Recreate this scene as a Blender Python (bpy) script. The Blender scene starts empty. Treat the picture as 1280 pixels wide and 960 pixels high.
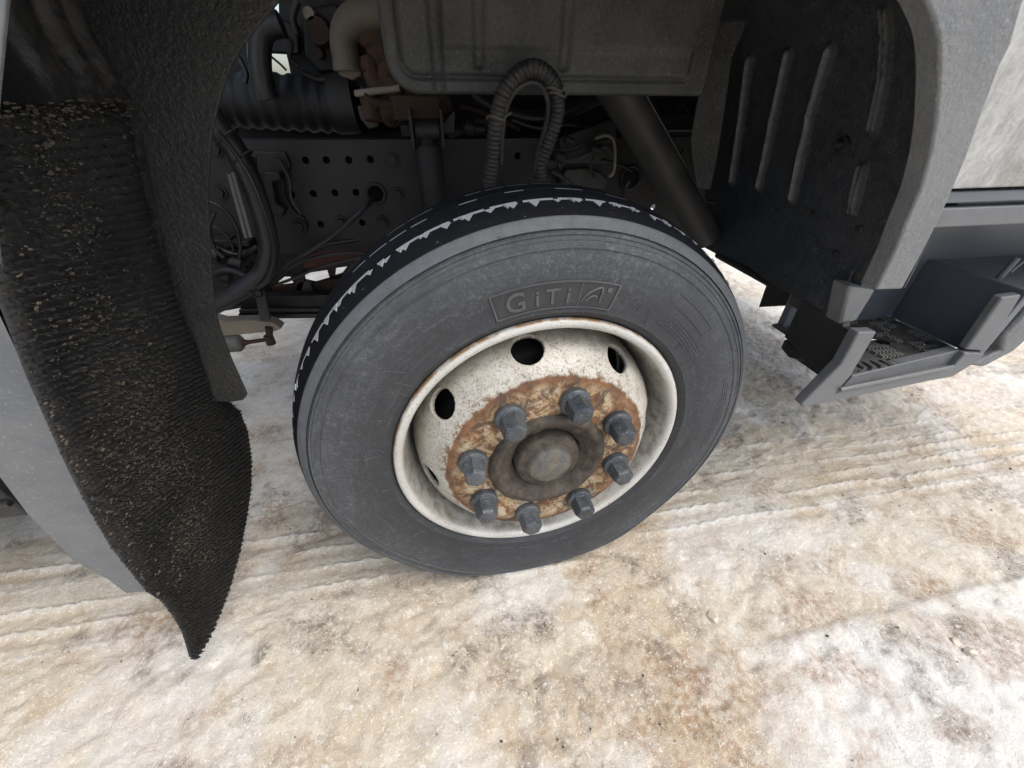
import bpy, bmesh, math, random
import numpy as np
from mathutils import Vector, Matrix
from mathutils.geometry import delaunay_2d_cdt
random.seed(7); RNG = np.random.RandomState(11)
SC = bpy.context.scene
COL = SC.collection

# ------------------------------------------------------------------ camera
CAM = np.array([-0.1617, -0.5500, 1.0380]); FPX = 483.99
PITCH, ROLL, YAW = 0.6294132, 0.0049459, 0.1711833
def cam_axes():
    cy, sy = math.cos(YAW), math.sin(YAW); cp, sp = math.cos(PITCH), math.sin(PITCH)
    f = np.array([sy*cp, cy*cp, -sp]); r = np.array([cy, -sy, 0]); u = np.cross(r, f)
    return r*math.cos(ROLL)+u*math.sin(ROLL), -r*math.sin(ROLL)+u*math.cos(ROLL), f
RX, UX, FX = cam_axes()
cam_data = bpy.data.cameras.new('camera'); cam = bpy.data.objects.new('camera', cam_data); COL.objects.link(cam)
cam_data.sensor_width = 36; cam_data.sensor_fit = 'HORIZONTAL'; cam_data.lens = FPX/1280*36
cam_data.clip_start = 0.02; cam_data.clip_end = 3000
m = Matrix.Identity(4)
for i in range(3):
    m[i][0], m[i][1], m[i][2], m[i][3] = RX[i], UX[i], -FX[i], CAM[i]
cam.matrix_world = m; SC.camera = cam

# ------------------------------------------------------------------ light
SUN_EL, SUN_AZ = 62, 125     # azimuth of the sun seen from above, degrees from +Y clockwise
w = bpy.data.worlds.new('World'); SC.world = w; w.use_nodes = True
nt = w.node_tree; bg = nt.nodes['Background']
sky = nt.nodes.new('ShaderNodeTexSky'); sky.sky_type = 'NISHITA'; sky.sun_disc = False
sky.sun_elevation = math.radians(SUN_EL); sky.sun_rotation = math.radians(SUN_AZ)
sky.air_density = 1.2; sky.dust_density = 4.0
hs = nt.nodes.new('ShaderNodeHueSaturation'); hs.inputs['Saturation'].default_value = 0.74
nt.links.new(sky.outputs[0], hs.inputs['Color']); nt.links.new(hs.outputs[0], bg.inputs[0])
bg.inputs[1].default_value = 0.15
sd = bpy.data.lights.new('sun', 'SUN'); sd.energy = 1.4; sd.angle = math.radians(60); sd.color = (1.0, .96, .9)
so = bpy.data.objects.new('sun', sd); COL.objects.link(so)
az = math.radians(SUN_AZ); el = math.radians(SUN_EL)
sdir = Vector((math.sin(az)*math.cos(el), math.cos(az)*math.cos(el), math.sin(el)))
so.rotation_euler = sdir.to_track_quat('Z', 'Y').to_euler()
SC.view_settings.view_transform = 'Standard'; SC.view_settings.look = 'None'
SC.view_settings.exposure = 0.84; SC.view_settings.gamma = 1.0
try:
    SC.cycles.max_bounces = 8; SC.cycles.diffuse_bounces = 6
except Exception: pass

# ------------------------------------------------------------------ helpers
def ray(px, py):
    return FX + ((px-640)/FPX)*RX - ((py-480)/FPX)*UX
def at(px, py, axis, val):
    """the point of the plane axis = val that the photograph shows at this spot"""
    d = ray(px, py); i = 'xyz'.index(axis); return CAM + d*((val-CAM[i])/d[i])
def at_prof(px, py, fn, it=30):
    """the point of the surface x = fn(z) there"""
    x = fn(0.8)
    for _ in range(it):
        p = at(px, py, 'x', x); x = 0.5*x+0.5*fn(p[2])
    return at(px, py, 'x', x)
def lerp_fn(pts):
    xs = [p[0] for p in pts]; ys = [p[1] for p in pts]
    return lambda v: float(np.interp(v, xs, ys))
def catmull(pts, n=8):
    P = [np.array(p, float) for p in pts]; P = [2*P[0]-P[1]]+P+[2*P[-1]-P[-2]]; out = []
    for i in range(1, len(P)-2):
        for k in range(n):
            t = k/n; a, b, c, d = P[i-1], P[i], P[i+1], P[i+2]
            out.append(.5*(2*b+(c-a)*t+(2*a-5*b+4*c-d)*t*t+(3*b-a-3*c+d)*t**3))
    out.append(P[-2]); return out

class MB:
    def __init__(s): s.v = []; s.f = []
    def add(s, vs, fs):
        o = len(s.v); s.v += [tuple(map(float, p)) for p in vs]; s.f += [tuple(i+o for i in f) for f in fs]
    def box(s, lo, hi):
        x0, y0, z0 = lo; x1, y1, z1 = hi
        s.add([(x0,y0,z0),(x1,y0,z0),(x1,y1,z0),(x0,y1,z0),(x0,y0,z1),(x1,y0,z1),(x1,y1,z1),(x0,y1,z1)],
              [(0,3,2,1),(4,5,6,7),(0,1,5,4),(1,2,6,5),(2,3,7,6),(3,0,4,7)])
    def prism(s, pts, ext):
        P = [np.array(p, float) for p in pts]; e = np.array(ext, float); n = len(P)
        nrm = sum(np.cross(P[i], P[(i+1) % n]) for i in range(n))
        if np.dot(nrm, e) > 0: P = P[::-1]
        s.add(P+[p+e for p in P], [tuple(range(n)), tuple(range(2*n-1, n-1, -1))]+[(i, i+n, (i+1) % n+n, (i+1) % n) for i in range(n)])
    def tube(s, path, rad, seg=12, caps=True):
        P = [np.array(p, float) for p in path]; n = len(P)
        rs = rad if hasattr(rad, '__len__') else [rad]*n
        T = [P[min(i+1, n-1)]-P[max(i-1, 0)] for i in range(n)]; T = [t/np.linalg.norm(t) for t in T]
        a = np.array([0, 0, 1.]) if abs(T[0][2]) < .9 else np.array([1., 0, 0])
        u = np.cross(T[0], a); u /= np.linalg.norm(u); vs = []
        for i in range(n):
            u = u-T[i]*np.dot(u, T[i]); u /= np.linalg.norm(u); b = np.cross(T[i], u)
            for k in range(seg):
                an = 2*math.pi*k/seg; vs.append(P[i]+rs[i]*(math.cos(an)*u+math.sin(an)*b))
        fs = [(i*seg+k, i*seg+(k+1) % seg, (i+1)*seg+(k+1) % seg, (i+1)*seg+k) for i in range(n-1) for k in range(seg)]
        if caps: fs += [tuple(range(seg-1, -1, -1)), tuple(range((n-1)*seg, n*seg))]
        s.add(vs, fs)
    def cyl(s, a, b, r0, r1=None, seg=20): s.tube([a, b], [r0, r0 if r1 is None else r1], seg)
    def grid(s, rows):
        n, k = len(rows), len(rows[0])
        s.add([p for r in rows for p in r], [(i*k+j, i*k+j+1, (i+1)*k+j+1, (i+1)*k+j) for i in range(n-1) for j in range(k-1)])
    def lathe(s, prof, seg=128, close=False):
        """profile of (radius, outward) about the axle: local -Y is outward"""
        vs = []; n = len(prof)
        for r, o in prof:
            for k in range(seg):
                a = 2*math.pi*k/seg; vs.append((r*math.cos(a), -o, r*math.sin(a)))
        s.add(vs, [(i*seg+k, i*seg+(k+1) % seg, (i+1)*seg+(k+1) % seg, (i+1)*seg+k) for i in range(n-1) for k in range(seg)])
    def build(s, name, mat, parent=None, smooth=35, bevel=0, solid=0, solid_off=-1, sub=0, fix=True, **props):
        me = bpy.data.meshes.new(name); me.from_pydata(s.v, [], s.f); me.update()
        if fix:
            bm = bmesh.new(); bm.from_mesh(me); bmesh.ops.recalc_face_normals(bm, faces=bm.faces); bm.to_mesh(me); bm.free()
        return link(name, me, mat, parent, smooth, bevel, solid, solid_off, sub, **props)
def link(name, me, mat, parent=None, smooth=35, bevel=0, solid=0, solid_off=-1, sub=0, **props):
    if smooth:
        me.polygons.foreach_set('use_smooth', [True]*len(me.polygons)); me.set_sharp_from_angle(angle=math.radians(smooth))
    o = bpy.data.objects.new(name, me); COL.objects.link(o); me.materials.append(mat)
    if parent: o.parent = parent
    if solid:
        md = o.modifiers.new('solid', 'SOLIDIFY'); md.thickness = solid; md.offset = solid_off
    if sub:
        md = o.modifiers.new('sub', 'SUBSURF'); md.levels = sub; md.render_levels = sub
    if bevel:
        md = o.modifiers.new('bevel', 'BEVEL'); md.width = bevel; md.segments = 2; md.limit_method = 'ANGLE'; md.angle_limit = math.radians(40)
        md.harden_normals = True
    for k, v in props.items(): o[k] = v
    return o
def plate(outer, holes, origin, ex, ey, ez, cuts=()):
    """flat plate with round holes: outline and holes in 2D, laid at origin on axes ex, ey, thickness along ez"""
    vs = [Vector(p) for p in outer]; fs = [list(range(len(outer)))]
    for cx, cy, r in holes:
        b = len(vs); k = 14
        vs += [Vector((cx+r*math.cos(2*math.pi*i/k), cy+r*math.sin(2*math.pi*i/k))) for i in range(k)]
        fs.append(list(range(b, b+k)))
    for q in cuts: fs.append(list(range(len(vs), len(vs)+len(q)))); vs += [Vector(p) for p in q]
    V, Ed, F, *_ = delaunay_2d_cdt(vs, [], fs, 0, 1e-6)
    def inside(p, poly):
        r = False; j = len(poly)-1
        for i in range(len(poly)):
            a, b = poly[i], poly[j]; j = i
            if (a[1] > p[1]) != (b[1] > p[1]) and p[0] < (b[0]-a[0])*(p[1]-a[1])/(b[1]-a[1])+a[0]: r = not r
        return r
    polys = [[tuple(vs[i]) for i in f] for f in fs]
    def keep(f):
        c = (sum(V[i][0] for i in f)/3, sum(V[i][1] for i in f)/3); return inside(c, polys[0]) and not any(inside(c, q) for q in polys[1:])
    F = [f for f in F if keep(f)]
    origin, ex, ey, ez = [np.array(q, float) for q in (origin, ex, ey, ez)]
    top = [origin+ex*p[0]+ey*p[1] for p in V]; n = len(top)
    cnt = {}
    for f in F:
        for i in range(len(f)):
            e = (f[i], f[(i+1) % len(f)]); k = tuple(sorted(e)); cnt.setdefault(k, []).append(e)
    mb = MB(); side = [(e[0][1], e[0][0], e[0][0]+n, e[0][1]+n) for e in cnt.values() if len(e) == 1]
    mb.add(top+[p+ez for p in top], [tuple(f) for f in F]+[tuple(i+n for i in f[::-1]) for f in F]+side)
    return mb

def h2(ix, iy, seed):
    n = (ix*374761393+iy*668265263+seed*974634777) & 0x7fffffff
    n = ((n ^ (n >> 13))*1274126177) & 0x7fffffff
    return ((n ^ (n >> 16)) & 0xffff)/65535.0
def vnoise(x, y, seed=0):
    ix = np.floor(x).astype(np.int64); iy = np.floor(y).astype(np.int64); fx = x-ix; fy = y-iy
    fx = fx*fx*fx*(fx*(fx*6-15)+10); fy = fy*fy*fy*(fy*(fy*6-15)+10)
    a, b, c, d = h2(ix, iy, seed), h2(ix+1, iy, seed), h2(ix, iy+1, seed), h2(ix+1, iy+1, seed)
    return (a*(1-fx)+b*fx)*(1-fy)+(c*(1-fx)+d*fx)*fy
def fbm(x, y, oct=4, seed=0):
    s = 0; a = .5; t = 0
    for i in range(oct):
        s = s+a*vnoise(x, y, seed+i*17); t += a; x = x*2.03+3.1; y = y*2.03+1.7; a *= .55
    return s/t

# ------------------------------------------------------------------ materials
class NB:
    def __init__(s, name):
        s.m = bpy.data.materials.new(name); s.m.use_nodes = True; s.t = s.m.node_tree; s.n = s.t.nodes
        s.b = s.n['Principled BSDF']; s.co = s.n.new('ShaderNodeTexCoord').outputs['Object']
    def mp(s, scale):
        n = s.n.new('ShaderNodeMapping'); n.inputs['Scale'].default_value = scale; s.t.links.new(s.co, n.inputs[0]); return n.outputs[0]
    def noise(s, scale, detail=4, rough=.55, vec=None, dist=0):
        n = s.n.new('ShaderNodeTexNoise'); n.inputs['Scale'].default_value = scale; n.inputs['Detail'].default_value = detail
        n.inputs['Roughness'].default_value = rough; n.inputs['Distortion'].default_value = dist
        s.t.links.new(vec or s.co, n.inputs['Vector']); return n.outputs[0]
    def voro(s, scale, vec=None):
        n = s.n.new('ShaderNodeTexVoronoi'); n.inputs['Scale'].default_value = scale; s.t.links.new(vec or s.co, n.inputs['Vector']); return n.outputs[0]
    def ramp(s, fac, a, b, lo=0., hi=1.):
        n = s.n.new('ShaderNodeMapRange'); s.put(n.inputs[0], fac)
        for i, v in enumerate((a, b, lo, hi)): n.inputs[i+1].default_value = v
        return n.outputs[0]
    def math(s, op, a, b=0.):
        n = s.n.new('ShaderNodeMath'); n.operation = op; s.put(n.inputs[0], a); s.put(n.inputs[1], b); return n.outputs[0]
    def mix(s, fac, a, b):
        n = s.n.new('ShaderNodeMix'); n.data_type = 'RGBA'; s.put(n.inputs[0], fac); s.put(n.inputs[6], a); s.put(n.inputs[7], b); return n.outputs[2]
    def put(s, sock, v):
        if isinstance(v, (int, float)): sock.default_value = v
        elif isinstance(v, tuple): sock.default_value = (*v, 1.) if len(v) == 3 else v
        else: s.t.links.new(v, sock)
    def xyz(s):
        n = s.n.new('ShaderNodeSeparateXYZ'); s.t.links.new(s.co, n.inputs[0]); return n.outputs
    def attr(s, name):
        n = s.n.new('ShaderNodeAttribute'); n.attribute_name = name; return n
    def bump(s, h, strength=.3, dist=.002, prev=None):
        n = s.n.new('ShaderNodeBump'); n.inputs['Strength'].default_value = strength; n.inputs['Distance'].default_value = dist
        s.t.links.new(h, n.inputs['Height'])
        if prev: s.t.links.new(prev, n.inputs['Normal'])
        return n.outputs[0]
    def done(s, color, rough, normal=None, metal=0., spec=.5):
        s.put(s.b.inputs['Base Color'], color); s.put(s.b.inputs['Roughness'], rough); s.put(s.b.inputs['Metallic'], metal)
        s.b.inputs['Specular IOR Level'].default_value = spec
        if normal: s.t.links.new(normal, s.b.inputs['Normal'])
        return s.m

def dirty(name, base, dust, amount=.5, scale=60, rough=.6, bump=.3, bdist=.001, bscale=180, metal=0., spec=.5, speck=0., coarse=7, rnd=False):
    """a painted, plastic or rubber surface with dust that lies in patches, specks and a grain"""
    k = NB(name)
    if rnd:
        oi = k.n.new('ShaderNodeObjectInfo'); ad = k.n.new('ShaderNodeVectorMath'); ad.operation = 'ADD'; mu = k.n.new('ShaderNodeMath'); mu.operation = 'MULTIPLY'; mu.inputs[1].default_value = 37.
        k.t.links.new(oi.outputs['Random'], mu.inputs[0]); k.t.links.new(k.co, ad.inputs[0]); k.t.links.new(mu.outputs[0], ad.inputs[1]); k.co = ad.outputs[0]
    big = k.ramp(k.noise(coarse, 3), .3, .75); fine = k.noise(scale, 5, .65)
    f = k.math('MULTIPLY', k.ramp(k.math('ADD', k.math('MULTIPLY', big, .5), k.math('MULTIPLY', fine, .7)), .35, .95), amount)
    c = k.mix(f, base, dust)
    if speck:
        sp = k.ramp(k.noise(bscale*1.6, 2, .7), .60, .72, 0., speck); c = k.mix(sp, c, tuple(min(1, d*1.5) for d in dust))
    n = k.bump(k.noise(bscale, 3, .6), bump, bdist)
    return k.done(c, k.ramp(fine, .2, .8, max(.05, rough-.12), min(1, rough+.15)), n, metal, spec)

M = {}
M['fender'] = dirty('dusty_grey_plastic', (.115, .122, .128), (.205, .203, .195), .7, 90, .5, .7, .002, 140, speck=.5)
M['fender_left'] = dirty('grey_fender_plastic', (.100, .110, .120), (.20, .203, .20), .75, 45, .5, .5, .0014, 130, speck=.45)
M['pebble'] = dirty('pebbled_black_plastic', (.016, .018, .0205), (.082, .078, .068), .4, 90, .6, 1.0, .0035, 130, speck=.4)
M['black'] = dirty('black_plastic', (.012, .013, .015), (.05, .048, .045), .5, 70, .5, .5, .0015, 160, speck=.22)
def mat_liner():
    k = NB('black_liner_plastic'); n1 = k.noise(60, 5, .7); n2 = k.noise(190, 4, .7); sc = k.attr('rib_light').outputs['Fac']
    c = k.mix(k.ramp(n1, .4, .75, 0., .8), (.016, .0195, .025), (.060, .063, .066))
    c = k.mix(k.ramp(n2, .58, .70, 0., .6), c, (.13, .13, .125))
    c = k.mix(k.math('MULTIPLY', k.ramp(sc, .45, 1., 0., .8), k.ramp(n1, .25, .6, .5, 1.)), c, (.23, .235, .238))  # light caught by the rib crests is painted in, broken by noise
    return k.done(c, k.ramp(n1, .3, .7, .5, .72), k.bump(k.math('ADD', n2, k.math('MULTIPLY', n1, 1.)), .8, .003), 0, .5)
M['liner'] = mat_liner()
M['step'] = dirty('step_plastic', (.095, .107, .126), (.15, .155, .163), .5, 30, .36, .2, .0006, 200)
M['step_edge'] = dirty('scuffed_step_edge', (.09, .097, .105), (.20, .20, .195), .6, 60, .42, .2, .0006, 200)
M['tread'] = dirty('step_tread_rubber', (.016, .016, .017), (.15, .142, .125), .6, 60, .7, .5, .001, 200, speck=.3)
M['stud'] = dirty('scuffed_tread_stud', (.10, .097, .09), (.21, .20, .175), .7, 60, .7, .4, .001, 200)
M['shield'] = dirty('dusty_shield_plastic', (.042, .045, .048), (.150, .150, .145), .7, 110, .6, .7, .0016, 150, speck=.6)
M['flap'] = dirty('dusty_rubber_flap', (.028, .029, .03), (.14, .135, .115), .5, 130, .7, 1.0, .003, 140, speck=.6)
M['frame'] = dirty('frame_paint', (.007, .0072, .008), (.040, .035, .029), .6, 40, .6, .2, .0006, 120)
M['frame_dark'] = dirty('dark_steel', (.007, .007, .008), (.026, .023, .019), .5, 40, .6, .3, .001, 120)
M['hose'] = dirty('black_hose', (.009, .009, .010), (.05, .046, .04), .35, 50, .42, .2, .0006, 200)
M['hose_dark'] = dirty('intake_hose_rubber', (.006, .006, .007), (.03, .028, .025), .3, 30, .6, .3, .001, 90)
M['conduit'] = dirty('dusty_conduit', (.016, .016, .017), (.12, .112, .098), .6, 90, .6, .3, .0008, 250)
M['stay'] = dirty('dusty_stay_tube', (.019, .019, .019), (.085, .078, .066), .6, 45, .55, .2, .0006, 200)
M['rust'] = dirty('rusty_steel', (.032, .015, .009), (.115, .07, .045), .8, 25, .85, .8, .004, 90)
M['rust_dark'] = dirty('dark_rust', (.028, .017, .013), (.085, .05, .035), .7, 40, .85, .6, .002, 120)
M['maroon'] = dirty('maroon_primer', (.075, .018, .018), (.07, .05, .045), .5, 40, .7, .2, .001, 120)
M['beige'] = dirty('beige_heat_wrap', (.11, .094, .072), (.17, .147, .115), .7, 40, .65, .15, .0006, 80)
M['cream'] = dirty('cream_metal', (.23, .20, .16), (.32, .29, .23), .6, 40, .6, .2, .001, 80)
M['grey_metal'] = dirty('grey_cylinder_paint', (.10, .105, .10), (.20, .19, .17), .5, 50, .5, .2, .0006, 200)
M['copper'] = dirty('red_brown_cap', (.20, .07, .04), (.22, .12, .08), .5, 50, .6)
M['nut'] = dirty('nut_cap_plastic', (.020, .026, .034), (.17, .178, .182), .45, 60, .34, .7, .0018, 140, speck=.5, rnd=True)
M['drum'] = dirty('brake_drum_iron', (.010, .010, .010), (.03, .022, .016), .6, 40, .8)
M['snow'] = dirty('packed_snow', (.29, .30, .32), (.13, .134, .14), .4, 80, .6, .6, .001, 200)
M['ice'] = dirty('clear_ice_lump', (.50, .45, .37), (.40, .33, .24), .6, 60, .35, .5, .002, 120)
M['ties'] = dirty('cable_tie_plastic', (.10, .095, .085), (.2, .19, .17), .5, 80, .5)
M['soil'] = dirty('dried_mud', (.055, .045, .033), (.15, .125, .092), .7, 120, .9, .8, .003, 200)
def mat_rear_liner():
    k = NB('splashed_black_liner'); x = k.xyz(); n1 = k.noise(70, 5, .7); n2 = k.noise(170, 4, .7)
    f = k.math('MULTIPLY', k.ramp(x[1], .0, .11), k.ramp(n1, .36, .66)); c = k.mix(k.math('MULTIPLY', f, .6), (.011, .012, .014), (.075, .068, .056))
    c = k.mix(k.ramp(n2, .62, .74, 0., .25), c, (.09, .085, .07))
    return k.done(c, k.mix(f, (.36, .36, .36), (.8, .8, .8)), k.bump(n2, .5, .002), 0, .5)
M['rear_liner'] = mat_rear_liner()
def mat_bristle():
    k = NB('black_bristle')
    big = k.ramp(k.noise(6, 3, .6), .45, .72); x = k.xyz(); at_ = k.attr('mud').outputs['Fac']
    f = k.math('MULTIPLY', k.ramp(k.noise(160, 3, .7), .34, .60, .25, 1.), at_)
    c = k.mix(f, k.mix(k.ramp(k.noise(90, 3), .35, .7), (.007, .0075, .0085), (.020, .0205, .021)), (.135, .116, .088))
    return k.done(c, .8, None, 0, .25)
M['bristle'] = mat_bristle()
def mat_panel():
    k = NB('dirty_white_cab_paint')
    v = k.mp((40, 40, 9)); st = k.noise(1, 5, .65, v, .8); b = k.noise(9, 4, .6)
    f = k.ramp(k.math('ADD', k.math('MULTIPLY', st, .4), k.math('ADD', k.math('MULTIPLY', b, .3), k.math('MULTIPLY', k.noise(70, 5, .7, None, 1.5), .3))), .40, .60)
    c = k.mix(f, (.43, .43, .415), (.20, .195, .18))
    return k.done(c, k.ramp(st, .3, .7, .3, .6), k.bump(st, .15, .0006), 0, .5)
M['panel'] = mat_panel()
def mat_wheel():
    """cream paint with speckled dirt; rust spreads out from the bolt face, older and browner at the hub"""
    k = NB('rusted_cream_wheel_paint')
    x = k.xyz(); r = k.math('SQRT', k.math('ADD', k.math('MULTIPLY', x[0], x[0]), k.math('MULTIPLY', x[2], x[2])))
    n1 = k.noise(55, 5, .65); n2 = k.noise(230, 3, .7); n3 = k.noise(14, 4, .6); n4 = k.noise(110, 4, .7)
    rr = k.math('ADD', r, k.math('MULTIPLY', k.math('SUBTRACT', n1, .5), .013)); 
    rr = k.math('ADD', rr, k.math('MULTIPLY', k.math('SUBTRACT', n3, .5), .016))
    rust = k.ramp(rr, .2010, .2060, 1., 0.)
    paint = k.mix(k.ramp(n3, .35, .7), (.50, .485, .435), (.38, .36, .305))
    outer = k.ramp(r, .222, .262); grime = k.math('MULTIPLY', k.ramp(n1, .28, .62, .25, 1.), outer)
    paint = k.mix(k.math('MULTIPLY', k.ramp(k.noise(30, 5, .7), .48, .62), k.ramp(r, .262, .215, .25, .6)), paint, (.33, .30, .245)); paint = k.mix(k.math('MULTIPLY', grime, .95), paint, (.20, .17, .125))
    paint = k.mix(k.math('MULTIPLY', k.ramp(n2, .54, .61, 0., .85), k.ramp(n3, .3, .6, .35, 1.)), paint, (.11, .095, .075))
    paint = k.mix(k.ramp(k.noise(120, 5, .75), .52, .66, 0., .6), paint, (.27, .245, .20))
    spot = k.math('MULTIPLY', k.ramp(k.noise(75, 3, .6), .56, .60), k.ramp(r, .220, .204, 0., 1.))
    paint = k.mix(spot, paint, (.15, .085, .042))
    m1 = k.noise(26, 7, .72, None, .7); m2 = k.noise(48, 6, .75, None, .4); m3 = k.noise(19, 6, .7, None, 1.)
    rc = k.mix(k.ramp(n1, .36, .66), (.10, .050, .026), (.205, .098, .042))
    zone = k.ramp(r, .196, .172, .0, 1.)
    rc = k.mix(k.math('MULTIPLY', k.ramp(m2, .47, .58), zone), rc, (.40, .295, .165))
    rc = k.mix(k.math('MULTIPLY', k.ramp(m1, .52, .60), zone), rc, (.43, .365, .26))
    rc = k.mix(k.ramp(m3, .52, .60, 0., .85), rc, (.062, .042, .032))
    rc = k.mix(k.ramp(n2, .60, .68, 0., .6), rc, (.05, .034, .025))
    c = k.mix(rust, paint, rc)
    nn = k.bump(k.math('ADD', k.math('MULTIPLY', n4, .6), k.math('MULTIPLY', k.math('SUBTRACT', 1., rust), .5)), .5, .0012)
    return k.done(c, k.mix(rust, (.42, .42, .42), (.85, .85, .85)), nn, 0, .5)
M['wheel'] = mat_wheel()
def mat_rim():
    k = NB('cream_rim_paint')
    n1 = k.noise(40, 5, .65); n2 = k.noise(260, 3, .7); n3 = k.noise(9, 3, .6); x = k.xyz()
    r = k.math('SQRT', k.math('ADD', k.math('MULTIPLY', x[0], x[0]), k.math('MULTIPLY', x[2], x[2])))
    c = k.mix(k.ramp(n3, .35, .7), (.51, .51, .485), (.41, .40, .365))
    well = k.ramp(r, .2815, .277); c = k.mix(k.math('MULTIPLY', k.ramp(n1, .38, .62), k.math('MULTIPLY', well, .75)), c, (.16, .135, .10))
    c = k.mix(k.ramp(n2, .60, .66, 0., .7), c, (.09, .08, .06))
    edge = k.math('MULTIPLY', k.ramp(r, .2945, .2975), k.ramp(n1, .38, .55)); c = k.mix(edge, c, (.24, .14, .06))
    return k.done(c, k.ramp(n1, .3, .7, .22, .42), k.bump(n2, .15, .0004))
M['rim'] = mat_rim()
def mat_hub():
    k = NB('mud_crusted_hub'); x = k.xyz()
    r = k.math('SQRT', k.math('ADD', k.math('MULTIPLY', x[0], x[0]), k.math('MULTIPLY', x[2], x[2])))
    n1 = k.noise(60, 5, .65); n2 = k.noise(200, 3, .7)
    ring = k.math('SINE', k.math('MULTIPLY', k.math('ADD', r, k.math('MULTIPLY', n1, .006)), 900.))
    c = k.mix(k.ramp(n1, .3, .7), (.024, .019, .015), (.082, .066, .049))
    c = k.mix(k.ramp(n2, .58, .68, 0., .7), c, (.05, .035, .025))
    dome = k.ramp(r, .047, .040); c = k.mix(k.math('MULTIPLY', dome, .75), c, k.mix(k.ramp(n1, .35, .65), (.075, .085, .096), (.15, .13, .098)))
    nn = k.bump(ring, .25, .0006, k.bump(n1, .7, .003))
    return k.done(c, k.mix(dome, (.75, .75, .75), (.38, .38, .38)), nn)
M['hub'] = mat_hub()
def crust(mb, amp, sc):
    V_ = np.array(mb.v); n = fbm(V_[:, 0]*sc+5, V_[:, 2]*sc+9, 4, 19)-.5; m_ = fbm(V_[:, 0]*sc*2.3, V_[:, 2]*sc*2.3+V_[:, 1]*50, 3, 29)-.5
    V_[:, 1] -= n*amp; rr = 1+m_*amp*6; V_[:, 0] *= rr; V_[:, 2] *= rr; mb.v = [tuple(p) for p in V_]
def mat_tyre():
    """black rubber greyed by dried salt: more of it in rings on the sidewall; the tread rubber is worn clean"""
    k = NB('salted_tyre_rubber'); x = k.xyz()
    r = k.math('SQRT', k.math('ADD', k.math('MULTIPLY', x[0], x[0]), k.math('MULTIPLY', x[2], x[2])))
    n1 = k.noise(38, 5, .7); n2 = k.noise(170, 4, .7); n3 = k.noise(6, 4, .6)
    salt = k.math('MULTIPLY', k.ramp(r, .345, .43, .25, 1.), k.ramp(k.math('ADD', k.math('MULTIPLY', n1, .6), k.math('MULTIPLY', n3, .4)), .34, .66, .30, 1.))
    salt = k.math('ADD', k.math('MULTIPLY', salt, .72), k.math('MULTIPLY', k.ramp(n2, .54, .68), k.math('MULTIPLY', salt, .45)))
    tread = k.attr('treadmask').outputs['Fac']
    salt = k.math('MULTIPLY', salt, k.math('SUBTRACT', 1., k.math('MULTIPLY', tread, .97)))
    band = k.math('MULTIPLY', k.ramp(r, .4402, .4408), k.math('SUBTRACT', 1., tread)); frost = k.ramp(k.noise(140, 5, .75, None, .9), .50, .64)
    frost = k.math('MULTIPLY', frost, k.math('MULTIPLY', k.ramp(r, .33, .40, .12, .75), k.ramp(n3, .36, .62, .15, 1.)))
    c = k.mix(salt, (.021, .0235, .027), (.078, .084, .091)); c = k.mix(k.math('MULTIPLY', frost, .6), c, (.165, .176, .19)); c = k.mix(band, c, k.mix(k.ramp(n1, .3, .7), (.088, .095, .102), (.062, .067, .073)))
    c = k.mix(tread, c, k.mix(k.ramp(n2, .64, .72, 0., .4), (.007, .0078, .010), (.20, .20, .21)))
    an = k.math('ARCTAN2', x[2], x[0]); cv = k.n.new('ShaderNodeCombineXYZ'); k.put(cv.inputs[0], k.math('MULTIPLY', an, 5.)); k.put(cv.inputs[1], k.math('MULTIPLY', r, 95.)); k.put(cv.inputs[2], x[1])
    stk = k.noise(1., 5, .7, cv.outputs[0], .4); sk = k.math('MULTIPLY', k.math('SUBTRACT', 1., tread), k.ramp(stk, .54, .70, 0., .12)); c = k.mix(sk, c, (.22, .23, .24))
    dk = k.math('MULTIPLY', k.math('SUBTRACT', 1., tread), k.ramp(stk, .46, .32, 0., .30)); c = k.mix(dk, c, (.032, .034, .036))
    cr = k.n.new('ShaderNodeCombineXYZ'); k.put(cr.inputs[0], k.math('MULTIPLY', an, 22.)); k.put(cr.inputs[1], k.math('MULTIPLY', r, 20.)); k.put(cr.inputs[2], x[1])
    ln = k.noise(1.4, 2, .5, cr.outputs[0], 2.2); lf = k.math('MULTIPLY', k.math('SUBTRACT', 1., tread), k.ramp(k.math('ABSOLUTE', k.math('SUBTRACT', ln, .5)), .0022, .006, .30, 0.)); c = k.mix(k.math('MULTIPLY', lf, k.ramp(n1, .45, .6)), c, (.36, .37, .375))
    nn = k.bump(n2, .45, .0012, k.bump(stk, .25, .001))
    m_ = k.done(c, k.ramp(n1, .3, .7, .55, .75), nn, 0, .45); k.t.links.new(k.math('SUBTRACT', .45, k.math('MULTIPLY', tread, .33)), k.b.inputs['Specular IOR Level']); return m_
M['tyre'] = mat_tyre()
M['letter'] = dirty('moulded_letter_rubber', (.045, .049, .053), (.13, .139, .148), .6, 120, .6, .3, .0006, 200)
M['panel_rubber'] = dirty('moulded_name_panel', (.022, .0235, .0255), (.06, .063, .067), .5, 80, .62, .2, .0006, 200)
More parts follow.
